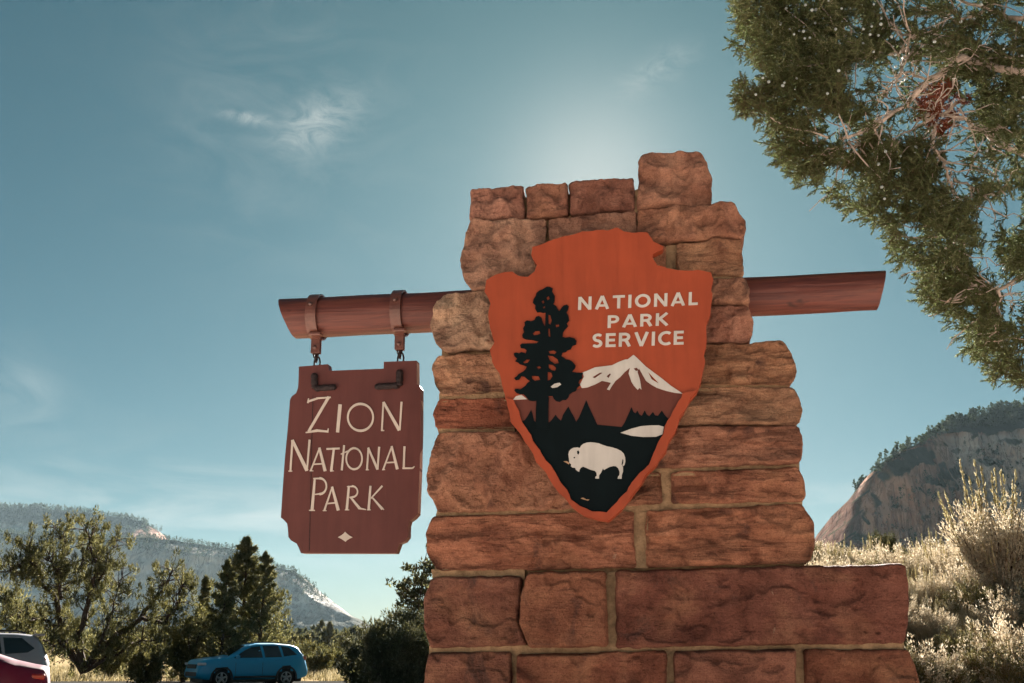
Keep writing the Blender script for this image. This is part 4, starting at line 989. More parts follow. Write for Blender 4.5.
for hp, tp in zip(hang, ((317, 366), (400.6, 362))):
    e = plane(tp[0], tp[1], 0, SO, SN); m = MB(); A = Matrix.Rotation(-STH, 3, 'Z'); B_ = Matrix.Rotation(-STH + math.pi / 2, 3, 'Z')
    d = hp - e; L = d.length
    torus(m, e + Vector((0, 0, 0.012)), A, 0.012, 0.026, 0.0035)
    torus(m, e + d * 0.62, B_, 0.010, L * 0.30, 0.0038)
    torus(m, e + d * 0.95, A, 0.009, 0.016, 0.0034)
    m.build('chain', M_iron, hs_, True, hor)

#@@PLANTS
# ------------------------------------------------------------------ plants
M_jun = leafmat('juniper_foliage', [(0.13, 0.095, 0.065), (0.13, 0.13, 0.070), (0.15, 0.195, 0.085), (0.34, 0.33, 0.21)], 0.45, 2.2, tt=(1.1, 1.12, .85))
M_jun2 = leafmat('mid_juniper_foliage', [(0.055, 0.055, 0.030), (0.13, 0.13, 0.062), (0.25, 0.235, 0.115), (0.42, 0.38, 0.22)], 0.62, 0.9, tt=(1.15, 1.15, .85))
M_dkbush = leafmat('dark_bush_foliage', [(0.055, 0.060, 0.034), (0.11, 0.11, 0.062), (0.22, 0.20, 0.12)], 0.5, 0.8)
M_dead = leafmat('dead_foliage', [(0.14, 0.042, 0.026), (0.24, 0.085, 0.050)], 0.3, 5)
M_berry = simple('waxy_blue_berry', (0.33, 0.39, 0.38), 0.7, 0.2)
M_sage = leafmat('pale_sage', [(0.36, 0.28, 0.20), (0.58, 0.50, 0.38), (0.72, 0.66, 0.54), (0.80, 0.75, 0.65)], 0.62, 3.0, tt=(1.0, 0.98, 0.95))
M_sageg = leafmat('olive_sage', [(0.10, 0.10, 0.045), (0.21, 0.19, 0.09), (0.36, 0.31, 0.17)], 0.45, 3.0, tt=(1.15, 1.1, 0.8))
M_plume = leafmat('yellow_plume', [(0.42, 0.37, 0.19), (0.60, 0.53, 0.34)], 0.4, 3.0, tt=(1.1, 1.05, 0.85))
M_stem = simple('dry_stem', (0.40, 0.28, 0.19), 0.9, 0.1)
M_stemd = simple('dark_stem', (0.075, 0.05, 0.04), 0.9, 0.1)
M_grass = leafmat('dry_grass', [(0.24, 0.185, 0.10), (0.34, 0.28, 0.16), (0.44, 0.38, 0.24)], 0.35, 0.6)

def curve(p, q, rng, wob=0.12, n=7, sag=0.0):
    p = np.array(p, float); q = np.array(q, float); L = np.linalg.norm(q - p)
    t = np.linspace(0, 1, n)[:, None]
    off = np.cumsum(rng.normal(size=(n, 3)), 0) * wob * L / n; off = off - t * off[-1]
    r = p + (q - p) * t + off; r[:, 2] -= sag * L * 4 * (t[:, 0] * (1 - t[:, 0]))
    return r
def clump_leaves(centres, radii, per, size, rng, up=0.5, flat=0.8, template=(SP_V, SP_F), thick=0.3):
    C = np.repeat(np.asarray(centres), per, 0); R = np.repeat(np.asarray(radii), per)
    d = rng.normal(size=C.shape); d /= np.linalg.norm(d, axis=1, keepdims=True)
    rr = R * rng.uniform(0, 1, len(R)) ** 0.45; off = d * rr[:, None]; off[:, 2] *= flat
    dr = d * 0.8 + rng.normal(size=C.shape) * 0.4; dr[:, 2] += up
    L = size * rng.uniform(0.6, 1.4, len(R))
    return tmpl(*template, C + off, rot_to(dr, rng), np.stack([L * thick, L * thick, L], -1))

def tree(label, cat, base, H, Wd, shape, seed, mat_, group=None, trunk_mat=M_barkd, leaf=0.10, per=70, nl=46, lean=0.0, name='juniper_tree', thick=0.3, crad=1.0, low=0.08):
    rng = np.random.default_rng(seed); bz = hz(base[0], base[1]) if len(base) < 3 else base[2]
    B = np.array([base[0], base[1], bz - 0.1])
    t = thing(name, label, cat, tuple(B), 0, group)
    tr = MB(); cs = []; rs = []
    if shape == 'cone':
        sp = curve((0, 0, 0), (lean * H, 0, H * 0.97), rng, 0.05, 10)
        tr.tube(sp, [0.022 * H * (1 - 0.92 * k / 9) for k in range(10)], 7)
        for k in range(nl):
            u = low + (1 - low) * (k / nl) ** 0.92; a = k * 2.4 + rng.uniform(-.5, .5)
            o = np.array([np.interp(u, np.linspace(0, 1, 10), sp[:, i]) for i in range(3)])
            r = Wd / 2 * (1.02 - u) ** 0.95 * rng.uniform(0.5, 1.3) + 0.04
            e = o + [math.cos(a) * r, math.sin(a) * r, r * rng.uniform(0.15, 0.75)]
            c = curve(o, e, rng, 0.1, 5); tr.tube(c, [0.006 * H * (1 - .8 * j / 4) * (1.1 - u) + .004 for j in range(5)], 5)
            for q in (0.45, 0.72, 1.0):
                cs.append(o + (e - o) * q); rs.append(crad * (0.015 + 0.19 * (1.05 - u)) * Wd / 2 * rng.uniform(.6, 1.3) * (1.1 - .3 * q))
        for q in (0.9, 0.95, 1.0): cs.append(sp[-1] * q); rs.append(0.011 * H)
    elif shape == 'round':
        ns = 5
        for k in range(ns):
            a = k * 2 * math.pi / ns + rng.uniform(-.4, .4); top = np.array([math.cos(a) * Wd * .3, math.sin(a) * Wd * .3, H * rng.uniform(.6, .9)])
            sp = curve((0, 0, 0), top, rng, 0.14, 8); tr.tube(sp, [0.02 * H * (1 - .85 * j / 7) for j in range(8)], 6)
            for j in range(nl // ns):
                u = rng.uniform(0.12, 1); o = sp[0] + (sp[-1] - sp[0]) * u
                v = rng.normal(size=3); v[2] = abs(v[2]) * .7 - 0.1; v /= np.linalg.norm(v); e = o + v * Wd * rng.uniform(.12, .30)
                e[2] = max(e[2], 0.15 * H * rng.uniform(.5, 1.2))
                tr.tube([o, (o + e) / 2 + rng.normal(size=3) * .04, e], [0.008 * H, .005 * H, .002 * H], 5)
                cs.append(e); rs.append(crad * Wd * rng.uniform(.07, .16)); cs.append((o + e) / 2); rs.append(crad * Wd * rng.uniform(.05, .12))
    elif shape == 'airy':
        for k in range(4):
            a = rng.uniform(0, 6.28); top = np.array([math.cos(a) * Wd * .35, math.sin(a) * Wd * .35, H * rng.uniform(.8, 1)])
            sp = curve((0, 0, 0), top, rng, 0.1, 9); tr.tube(sp, [0.012 * H * (1 - .85 * j / 8) for j in range(9)], 6)
            for j in range(nl // 4):
                u = rng.uniform(0.3, 1); o = sp[0] + (sp[-1] - sp[0]) * u; v = rng.normal(size=3); v[2] = abs(v[2]); v /= np.linalg.norm(v)
                e = o + v * Wd * rng.uniform(.1, .3); tr.tube([o, e], [.004 * H, .0015 * H], 4); cs.append(e); rs.append(Wd * rng.uniform(.05, .10))
    tr.build('trunk', trunk_mat, t, True)
    V, Fc = clump_leaves(cs, rs, per, leaf, rng, thick=thick, flat=1.25 if shape != 'airy' else .8, up=.8)
    mesh_np('crown', V, Fc, mat_, t)
    return t

# --- sprawling juniper at the left, limbs follow the photo
def sprawling():
    Y = 45.0; rng = np.random.default_rng(77)
    root = at(84, 671, Y); t = thing('juniper_tree', 'sprawling many-limbed juniper with a long arm reaching right, behind the parked cars', 'tree', tuple(root))
    R0 = np.array(root)
    limbs = [((84, 671), (62, 640), (57, 590), (64, 545), (60, 528)), ((84, 671), (80, 635), (90, 595), (98, 565), (86, 530)), ((57, 600), (38, 575), (32, 560), (30, 548)),
             ((84, 671), (60, 640), (50, 622), (20, 616), (6, 600)), ((86, 668), (110, 640), (140, 618), (162, 590), (172, 570)), ((86, 668), (100, 640), (112, 610), (122, 578)),
             ((140, 618), (165, 622), (178, 605), (182, 585)), ((60, 600), (60, 575), (48, 560)), ((88, 600), (105, 570), (114, 540)), ((84, 671), (115, 655), (135, 640), (165, 640)), ((84, 671), (70, 650), (38, 640), (15, 640)),
             ((38, 575), (18, 565), (6, 572)), ((90, 595), (82, 560), (96, 528))]
    tr = MB(); cs = []; rs = []
    for k, L in enumerate(limbs):
        dy0 = 0.0; dy1 = rng.uniform(-2.0, 2.0)
        pts = [np.array(at(p[0], p[1], Y + dy1 * i / (len(L) - 1))) for i, p in enumerate(L)]
        P = []
        for a, b_ in zip(pts[:-1], pts[1:]):
            for j in range(4): P.append(a + (b_ - a) * j / 4 + rng.normal(size=3) * .04)
        P.append(pts[-1]); P = np.array(P) - R0; n = len(P)
        w0 = 0.15 if k in (0, 1, 4) else 0.07
        tr.tube(P, [w0 * (1 - .88 * j / (n - 1)) + .01 for j in range(n)], 7)
        for j in range(n):
            u = j / (n - 1)
            if u < (0.22 if w0 > .1 else .12): continue
            for m in range(6):
                o = P[j] + rng.normal(size=3) * np.array([.36, .5, .36]) + [0, 0, .12]
                tr.tube([P[j], (P[j] + o) / 2 + [0, 0, .03], o], [.022, .014, .006], 4)
                cs.append(o); rs.append(rng.uniform(.08, .18))
    tr.build('trunk', M_barkd, t, True)
    V, Fc = clump_leaves(cs, rs, 46, 0.11, rng, up=1.3, flat=1.7, thick=.28); mesh_np('crown', V, Fc, M_jun2, t)
sprawling()
def px_tree(px, ytop, Y, wpx, shape, label, seed, mat_=M_jun2, **kw):
    X = (px - 512) / 1142 * Y; z0 = hz(X, Y); H = at(px, ytop, Y).z - z0; Wd = wpx / 1100 * Y
    base = at(px, ytop, Y).x
    return tree(label, kw.pop('cat', 'tree'), (base, Y), H, Wd, shape, seed, mat_, **kw)
GT = 'trees beyond the car park'
px_tree(247, 533, 52, 104, 'cone', 'tallest pointed conifer, standing right behind the blue car', 1, per=70, nl=70, group=GT, name='conifer_tree', leaf=.16)
px_tree(266, 548, 50, 66, 'cone', 'pointed conifer just right of the tallest one, behind the roof of the blue car', 2, per=60, nl=50, group=GT, name='conifer_tree', leaf=.13)
px_tree(228, 556, 49, 64, 'cone', 'conifer leaning against the left of the tallest one, behind the blue car\'s bonnet', 3, per=60, nl=50, group=GT, name='conifer_tree', leaf=.13)
px_tree(206, 574, 56, 34, 'cone', 'narrow conifer with a thin tip left of the tall conifer group', 4, per=60, nl=40, group=GT, name='conifer_tree', leaf=.16)
px_tree(188, 608, 50, 50, 'round', 'low olive juniper between the sprawling tree and the narrow conifer', 5, per=80, nl=50, group=GT, leaf=.15)
px_tree(150, 628, 48, 50, 'round', 'low bushy juniper beneath the long arm of the sprawling tree', 6, per=80, nl=40, group=GT, leaf=.15)
px_tree(20, 600, 56, 90, 'round', 'broad juniper at the left edge behind the sprawling tree', 7, per=80, nl=50, group=GT, leaf=.17)
px_tree(115, 618, 60, 70, 'round', 'rounded juniper glimpsed behind the limbs of the sprawling tree', 8, per=70, nl=50, group=GT, leaf=.17)
px_tree(397, 610, 42, 84, 'round', 'dark dense bushy tree beside the left foot of the pillar', 9, M_dkbush, per=150, nl=90, group=GT, name='bushy_tree', leaf=.12, crad=1.05)
px_tree(425, 604, 44, 60, 'round', 'dark bushy tree half hidden behind the pillar\'s left edge', 10, M_dkbush, per=120, nl=70, group=GT, name='bushy_tree', leaf=.12)
px_tree(362, 628, 46, 50, 'round', 'lower grey-green bush on the left flank of the dark bushy tree', 11, M_dkbush, per=110, nl=60, group=GT, name='bushy_tree', leaf=.12)
px_tree(414, 560, 50, 62, 'airy', 'thin airy tree with sparse leaves rising above the dark bushy tree', 12, M_dkbush, per=36, nl=110, group=GT, name='sparse_tree', leaf=.14, thick=.5)
px_tree(318, 648, 66, 34, 'round', 'small round olive tree in the gap right of the blue car', 13, per=60, nl=40, group=GT, leaf=.15)
px_tree(338, 642, 80, 40, 'round', 'olive tree in the gap between the blue car and the dark bush', 14, per=60, nl=40, group=GT, leaf=.18)
px_tree(300, 640, 90, 34, 'round', 'olive tree showing above the tail of the blue car', 15, per=60, nl=40, group=GT, leaf=.18)
mids = [(292, 622, 170, 'first'), (322, 616, 210, ''), (330, 618, 200, ''), (345, 624, 180, ''), (372, 626, 150, ''), (356, 618, 230, ''), (308, 628, 140, ''), (276, 628, 130, '')]
for i, (px, yt, Y, _) in enumerate(mids):
    px_tree(px, yt + 4, Y, 16 + 4 * (i % 3), 'cone' if i in (1, 2) else 'round', 'distant valley tree seen small through the gap right of the blue car', 40 + i, M_jun2, per=30, nl=24, group='distant valley trees in the gap', name='distant_tree', leaf=.4, thick=.4)

# --- overhanging juniper, upper right foreground
def overhang():
    rng = np.random.default_rng(9)
    base = np.array([4.4, 4.6, hz(4.4, 4.6)])
    t = thing('juniper_tree', 'overhanging juniper with pale berries and bleached branches filling the upper right corner', 'tree', tuple(base))
    edge = [(738, -60), (738, 0), (741, 35), (734, 62), (742, 80), (738, 100), (744, 114), (762, 122), (768, 140), (774, 158), (788, 172), (800, 186), (815, 184), (838, 196), (846, 214), (862, 214), (878, 226), (886, 238), (896, 248), (893, 262), (907, 274), (921, 284), (924, 300), (936, 314), (950, 322), (966, 340), (972, 358), (986, 366), (992, 380), (1024, 384), (1060, 400), (1160, 420), (1160, -60)]
    gaps = [([(876, -20), (900, -10), (896, 12), (884, 22), (878, 10)], .04), ([(974, 216), (992, 202), (1010, 190), (1030, 186), (1030, 232), (1000, 234), (984, 238)], .03),
            ([(964, 244), (985, 240), (1012, 262), (1015, 292), (995, 280), (975, 272)], .2), ([(1000, 285), (1030, 265), (1030, 330), (1008, 318)], .16), ([(855, 62), (900, 52), (935, 60), (950, 95), (930, 130), (900, 140), (872, 118), (850, 84)], .12),
            ([(925, 128), (965, 118), (985, 150), (975, 200), (950, 205), (935, 170)], .42), ([(1000, 150), (1030, 140), (1030, 185), (1008, 178)], .7), ([(915, 0), (960, -20), (965, 18), (925, 30)], .6), ([(905, 255), (930, 265), (925, 285), (905, 270)], .1)]
    ep = np.array(edge, float); n = 62000
    P = np.stack([rng.uniform(720, 1160, n), rng.uniform(-60, 420, n)], -1)
    ok = inside(P, edge); dn = fbm(np.stack([P[:, 0] / 26, P[:, 1] / 26, P[:, 0] * 0], -1), 3, 3, .5)
    dd = bdist(P, edge); dn2 = fbm(np.stack([P[:, 0] / 9, P[:, 1] / 9, P[:, 0] * 0 + 2], -1), 13, 2, .5); prob = np.clip(0.66 + dn * 1.7 + dn2 * 1.3, 0.02, 1) * np.clip(dd / 9, 0.30, 1)
    DP = [(922, 88), (950, 82), (970, 96), (976, 124), (950, 130), (926, 118)]
    for g, f in gaps: prob[inside(P, g) & ~inside(P, DP)] *= f
    prob[(P[:, 0] > 1050)] *= 0.35
    P = P[ok & (rng.uniform(0, 1, n) < prob * 0.38)]
    Yd = 3.85 + rng.uniform(0, 1, len(P)) ** .8 * 1.1 + fbm(np.stack([P[:, 0] / 50, P[:, 1] / 50, P[:, 0] * 0 + 4], -1), 8, 3) * .3
    C = np.array([at(a, b_, y) for (a, b_), y in zip(P, Yd)])
    # limbs
    M = MB(); lm = MB(); D = 4.2
    tb = np.array([base, base + [0.15, 0, 1.0], base + [-.05, .05, 2.1], np.array(at(1120, 60, 4.6)), np.array(at(1060, -90, 4.7))])
    M.tube(tb - base, [.16, .14, .12, .09, .05], 12); M.build('trunk', M_bark, t, True)
    main = [(((1110, 90), (1010, 70), (960, 58), (930, 80), (905, 105), (876, 126), (840, 138)), .026), (((960, 58), (945, 40), (915, 38), (895, 30)), .018),
            (((905, 50), (885, 56), (865, 58), (840, 60)), .010), (((965, 100), (925, 122), (895, 138)), .012), (((1100, 170), (1010, 150), (965, 120), (935, 112)), .018), (((935, 112), (932, 145), (945, 165), (952, 190), (962, 205)), .013),
            (((952, 178), (970, 186), (985, 196), (1000, 194)), .007), (((870, 138), (850, 148), (825, 155)), .007), (((1100, 280), (1030, 270), (1000, 290), (975, 285), (955, 265)), .015), (((975, 285), (950, 300), (935, 300)), .007),
            (((1000, 290), (1000, 320), (985, 345)), .008), (((1090, 10), (1020, 20), (985, 10), (940, -10)), .02), (((985, 12), (955, 20), (925, 10)), .010), (((930, 80), (905, 72), (890, 88), (880, 100)), .009), (((905, 56), (900, 76), (888, 92)), .008), (((915, 45), (905, 62), (896, 80)), .008), (((955, 265), (957, 240), (950, 215)), .008)]
    for L, r in main:
        pts = []; y0 = D + rng.uniform(-.15, .15)
        for (a, b_), (c_, d_) in zip(L[:-1], L[1:]):
            for j in range(5): pts.append(np.array(at(a + (c_ - a) * j / 5 + rng.normal() * 1.3, b_ + (d_ - b_) * j / 5 + rng.normal() * 1.3, y0 + 0.05 * math.sin(len(pts)))))
        pts.append(np.array(at(*L[-1], y0))); lm.tube(np.array(pts) - base, [.72 * r * (1 - .7 * k / (len(pts) - 1)) for k in range(len(pts))], 8)
    lm.build('limb', M_palebr, t, True)
    # twigs from clumps toward nearest limb points
    tw = MB(); LP = np.array([v for v in lm.v]) + base; LP = LP[::5]
    for k in rng.choice(len(C), 90, replace=False):
        c = C[k]; j = np.argmin(np.linalg.norm(LP - c, axis=1)); v = LP[j] - c; L = np.linalg.norm(v); q = c + v * min(1, .30 / L)
        cv = curve(q, c, rng, .22, 5); tw.tube(cv - base, [.0042, .0036, .003, .0024, .0018], 5)
    for k in range(190):
        a = rng.choice(len(LP)); v = rng.normal(size=3); v /= np.linalg.norm(v); cv = curve(LP[a], LP[a] + v * rng.uniform(.08, .28), rng, .4, 6); tw.tube(cv - base, [.0035, .003, .0026, .0022, .0018, .0014], 5)
    tag(tw.build('twigs', M_palebr, t, True), kind='stuff')
    # foliage: compound sprigs
    V = []; Fa = []; nb = 0; var = [bend_spindles(rng, 15, .85) for _ in range(5)]
    dead = inside(P, DP)
    Vd = []; Fd = []; nd = 0
    for vi, (tv, tf) in enumerate(var):
        for dflag in (False, True):
            m = (np.arange(len(C)) % 5 == vi) & ((dead & (rng.uniform(0, 1, len(C)) < .75)) == dflag)
            if not m.any(): continue
            c = np.repeat(C[m], 4 if not dflag else 7, 0) + 0; c = c + rng.normal(size=c.shape) * .007
            ctr = np.array([5.2, 4.4, 3.9]); d = (c - ctr) / np.linalg.norm(c - ctr, axis=1, keepdims=True) * .5 + rng.normal(size=c.shape) * .5
            L = rng.uniform(.038, .080, len(c))
            v, f = tmpl(tv, tf, c, rot_to(d, rng), np.stack([L, L, L], -1))
            if dflag: Vd.append(v); Fd.append(f + nd); nd += len(v)
            else: V.append(v); Fa.append(f + nb); nb += len(v)
    mesh_np('foliage', np.concatenate(V) - base, np.concatenate(Fa), M_jun, t)
    mesh_np('dead_foliage', np.concatenate(Vd) - base, np.concatenate(Fd), M_dead, t)['label'] = 'rust red dead sprigs'
    # berries
    ph = (1 + 5 ** .5) / 2; IV = np.array([(-1, ph, 0), (1, ph, 0), (-1, -ph, 0), (1, -ph, 0), (0, -1, ph), (0, 1, ph), (0, -1, -ph), (0, 1, -ph), (ph, 0, -1), (ph, 0, 1), (-ph, 0, -1), (-ph, 0, 1)], float); IV /= np.linalg.norm(IV[0])
    IF = np.array([(0, 11, 5), (0, 5, 1), (0, 1, 7), (0, 7, 10), (0, 10, 11), (1, 5, 9), (5, 11, 4), (11, 10, 2), (10, 7, 6), (7, 1, 8), (3, 9, 4), (3, 4, 2), (3, 2, 6), (3, 6, 8), (3, 8, 9), (4, 9, 5), (2, 4, 11), (6, 2, 10), (8, 6, 7), (9, 8, 1)])
    bn = fbm(np.stack([P[:, 0] / 40, P[:, 1] / 40, P[:, 0] * 0 + 9], -1), 12, 3); w = np.clip(bn + .25, 0, 1); w /= w.sum()
    k = rng.choice(len(C), 620, replace=False, p=w); c = C[k] + rng.normal(size=(620, 3)) * .03; c[:, 1] -= .12
    L = rng.uniform(.0045, .0075, 620); v, f = tmpl(IV, IF, c, rot_to(rng.normal(size=c.shape), rng), np.stack([L] * 3, -1))
    tag(mesh_np('berries', v - base, f, M_berry, t, True), kind='stuff')
overhang()

# --- sage and rabbitbrush on the right bank
def bush_mesh(name, seed, H, spread, nst, nleaf, leaf, mat_, stem_mat, t, plume=0.0, lowleaf=.35, droop=.1):
    rng = np.random.default_rng(seed); st = MB(); pos = []; dr = []; sc = []
    pp = []; pd = []; psn = []
    for k in range(nst):
        a = rng.uniform(0, 6.28); th = spread * math.sqrt(rng.uniform(0, 1)); L = H * rng.uniform(.62, 1.05) * (1 - .25 * th)
        d = np.array([math.sin(th) * math.cos(a), math.sin(th) * math.sin(a), math.cos(th)])
        c = curve((rng.normal() * .04, rng.normal() * .04, 0), d * L, rng, .16, 7, -droop * .3)
        if k % 3 == 0: st.tube(c, [.011 * (1 - .85 * j / 6) * H for j in range(7)], 4)
        u = rng.uniform(lowleaf, 1, nleaf); f = u * 6; i = np.minimum(f.astype(int), 5); w = (f - i)[:, None]
        q = c[i] * (1 - w) + c[i + 1] * w + rng.normal(size=(nleaf, 3)) * .028 * H; q[:, 2] = np.maximum(q[:, 2], .01)
        pos.append(q); dd = (c[-1] - c[0]) / L + rng.normal(size=(nleaf, 3)) * .55; dd[:, 2] += .3; dr.append(dd)
        l = leaf * rng.uniform(.6, 1.4, nleaf); sc.append(np.stack([l * .30, l * .30, l], -1))
        if rng.uniform() < plume:
            m = 46; u = rng.uniform(0, 1, m); tip = c[-1]; e = tip + (d * .5 + [0, 0, .6]) * H * rng.uniform(.25, .42)
            st.tube([tip, e], [.004 * H, .0015 * H], 4)
            pp.append(tip + (e - tip) * u[:, None] + rng.normal(size=(m, 3)) * .007 * H * (1.2 - u[:, None])); ddp = (e - tip) / np.linalg.norm(e - tip) + rng.normal(size=(m, 3)) * .3; pd.append(ddp)
            l = leaf * rng.uniform(.7, 1.5, m); psn.append(np.stack([l * .3, l * .3, l], -1))
    st.build('stems', stem_mat, t, True)
    V, Fc = tmpl(SP_V, SP_F, np.concatenate(pos), rot_to(np.concatenate(dr), rng), np.concatenate(sc)); mesh_np('leaves', V, Fc, mat_, t)
    if pp:
        V, Fc = tmpl(SP_V, SP_F, np.concatenate(pp), rot_to(np.concatenate(pd), rng), np.concatenate(psn)); mesh_np('flower_spikes', V, Fc, M_plume, t)
def bush(name, label, cat, loc_, group, seed, *a, **k):
    t = thing(name, label, cat, loc_, 0, group); bush_mesh(name, seed, *a, t, **k); return t
GS = 'pale brush covering the right bank'
LS = 'pale sagebrush bush among its likes on the right bank'
protos = [bush('sagebrush', LS, 'shrub', (0, 0, -50), GS, 200 + i, .80, 1.15 - .1 * i, 120, 125, .030, (M_sage, M_sage, M_sageg)[i % 3], M_stem, lowleaf=.1) for i in range(3)]
for o, l in ((protos[2], 'olive green sagebrush bush among paler ones on the right bank'),): o['label'] = l
protos.append(bush('sagebrush', 'pale sagebrush bush bearing a few upright spikes on the right bank', 'shrub', (0, 0, -50), GS, 210, .8, .8, 110, 85, .028, M_sage, M_stem, plume=.2, lowleaf=.1))
used = set(); rng = np.random.default_rng(31)
spots = []
for Y, n in ((5.0, 6), (5.6, 7), (6.2, 8), (6.9, 9), (7.6, 10), (8.3, 11), (9.1, 12), (10.0, 12), (10.9, 13), (12.0, 14), (13.2, 14), (15, 10)):
    for k in range(n):
        px = 800 + (1090 - 800) * (k + rng.uniform(.1, .9)) / n
        if Y < 7 and px < 890: continue
        y = Y + rng.uniform(-.4, .4); spots.append(((px - 512) / 1142 * y, y))
for i, (x, y) in enumerate(spots):
    q = int(rng.choice(4, p=(.36, .3, .16, .18)))
    o = protos[q] if q not in used else copy_tree(protos[q]); used.add(q)
    o.location = (x, y, hz(x, y) - .03); o.rotation_euler = (0, 0, rng.uniform(0, 6.28)); s_ = rng.uniform(.42, .78) * (0.9 if y > 11 else 1); o.scale = (s_ * 1.1, s_ * 1.1, s_)
def px_bush(px, ybase_Y, name, label, seed, H, *a, **k):
    Y = ybase_Y; x = (px - 512) / 1142 * Y
    return bush(name, label, 'shrub', (x, Y, hz(x, Y) - .03), None, seed, H, *a, **k)
t = px_bush(1010, 11.0, 'rabbitbrush', 'tall brush with upright yellow spikes and dark stems at the right edge', 301, 1.12, .60, 170, 90, .032, M_sage, M_stemd, plume=.22, lowleaf=.5)
px_bush(852, 12.6, 'shrub', 'olive green shrub on the crest just right of the pillar', 303, .42, 1.1, 110, 80, .026, M_sageg, M_stemd)
px_bush(893, 14.0, 'shrub', 'small dark upright shrub on the crest in front of the cliff', 304, .62, .36, 80, 90, .030, M_dkbush, M_stemd)

# --- grass
def grass():
    rng = np.random.default_rng(5); pos = []; n1 = 15000
    Y = rng.uniform(4.5, 15, 16000); px = rng.uniform(780, 1100, 16000); X = (px - 512) / 1142 * Y; pos.append(np.stack([X, Y], -1)); L1 = rng.uniform(.10, .38, 16000)
    Y = 36 + (95 - 36) * rng.uniform(0, 1, 30000) ** 1.3; px = rng.uniform(-30, 450, 30000); X = (px - 512) / 1142 * Y; pos.append(np.stack([X, Y], -1)); L2 = rng.uniform(.18, .5, 30000)
    p = np.concatenate(pos); L = np.concatenate([L1, L2])
    keep = ~((p[:, 1] > 16) & (p[:, 1] < 51.2)); keep |= (p[:, 1] < 16); nz = fbm(np.stack([p[:, 0] * .5, p[:, 1] * .2, p[:, 0] * 0], -1), 3, 3); keep &= nz > -.25
    p = p[keep]; L = L[keep]; z = hgt(p[:, 0], p[:, 1]); d = rng.normal(size=(len(p), 3)) * .28; d[:, 2] = 1
    w = np.where(p[:, 1] > 20, .05, .006)
    V, Fc = tmpl(SP_V, SP_F, np.stack([p[:, 0], p[:, 1], z - .01], -1), rot_to(d, rng), np.stack([w, w * .4, L], -1))
    tag(mesh_np('dry_grass', V, Fc, M_grass), 'straw-coloured dry grass on the bank and beyond the car park', 'grass', kind='stuff')
grass()
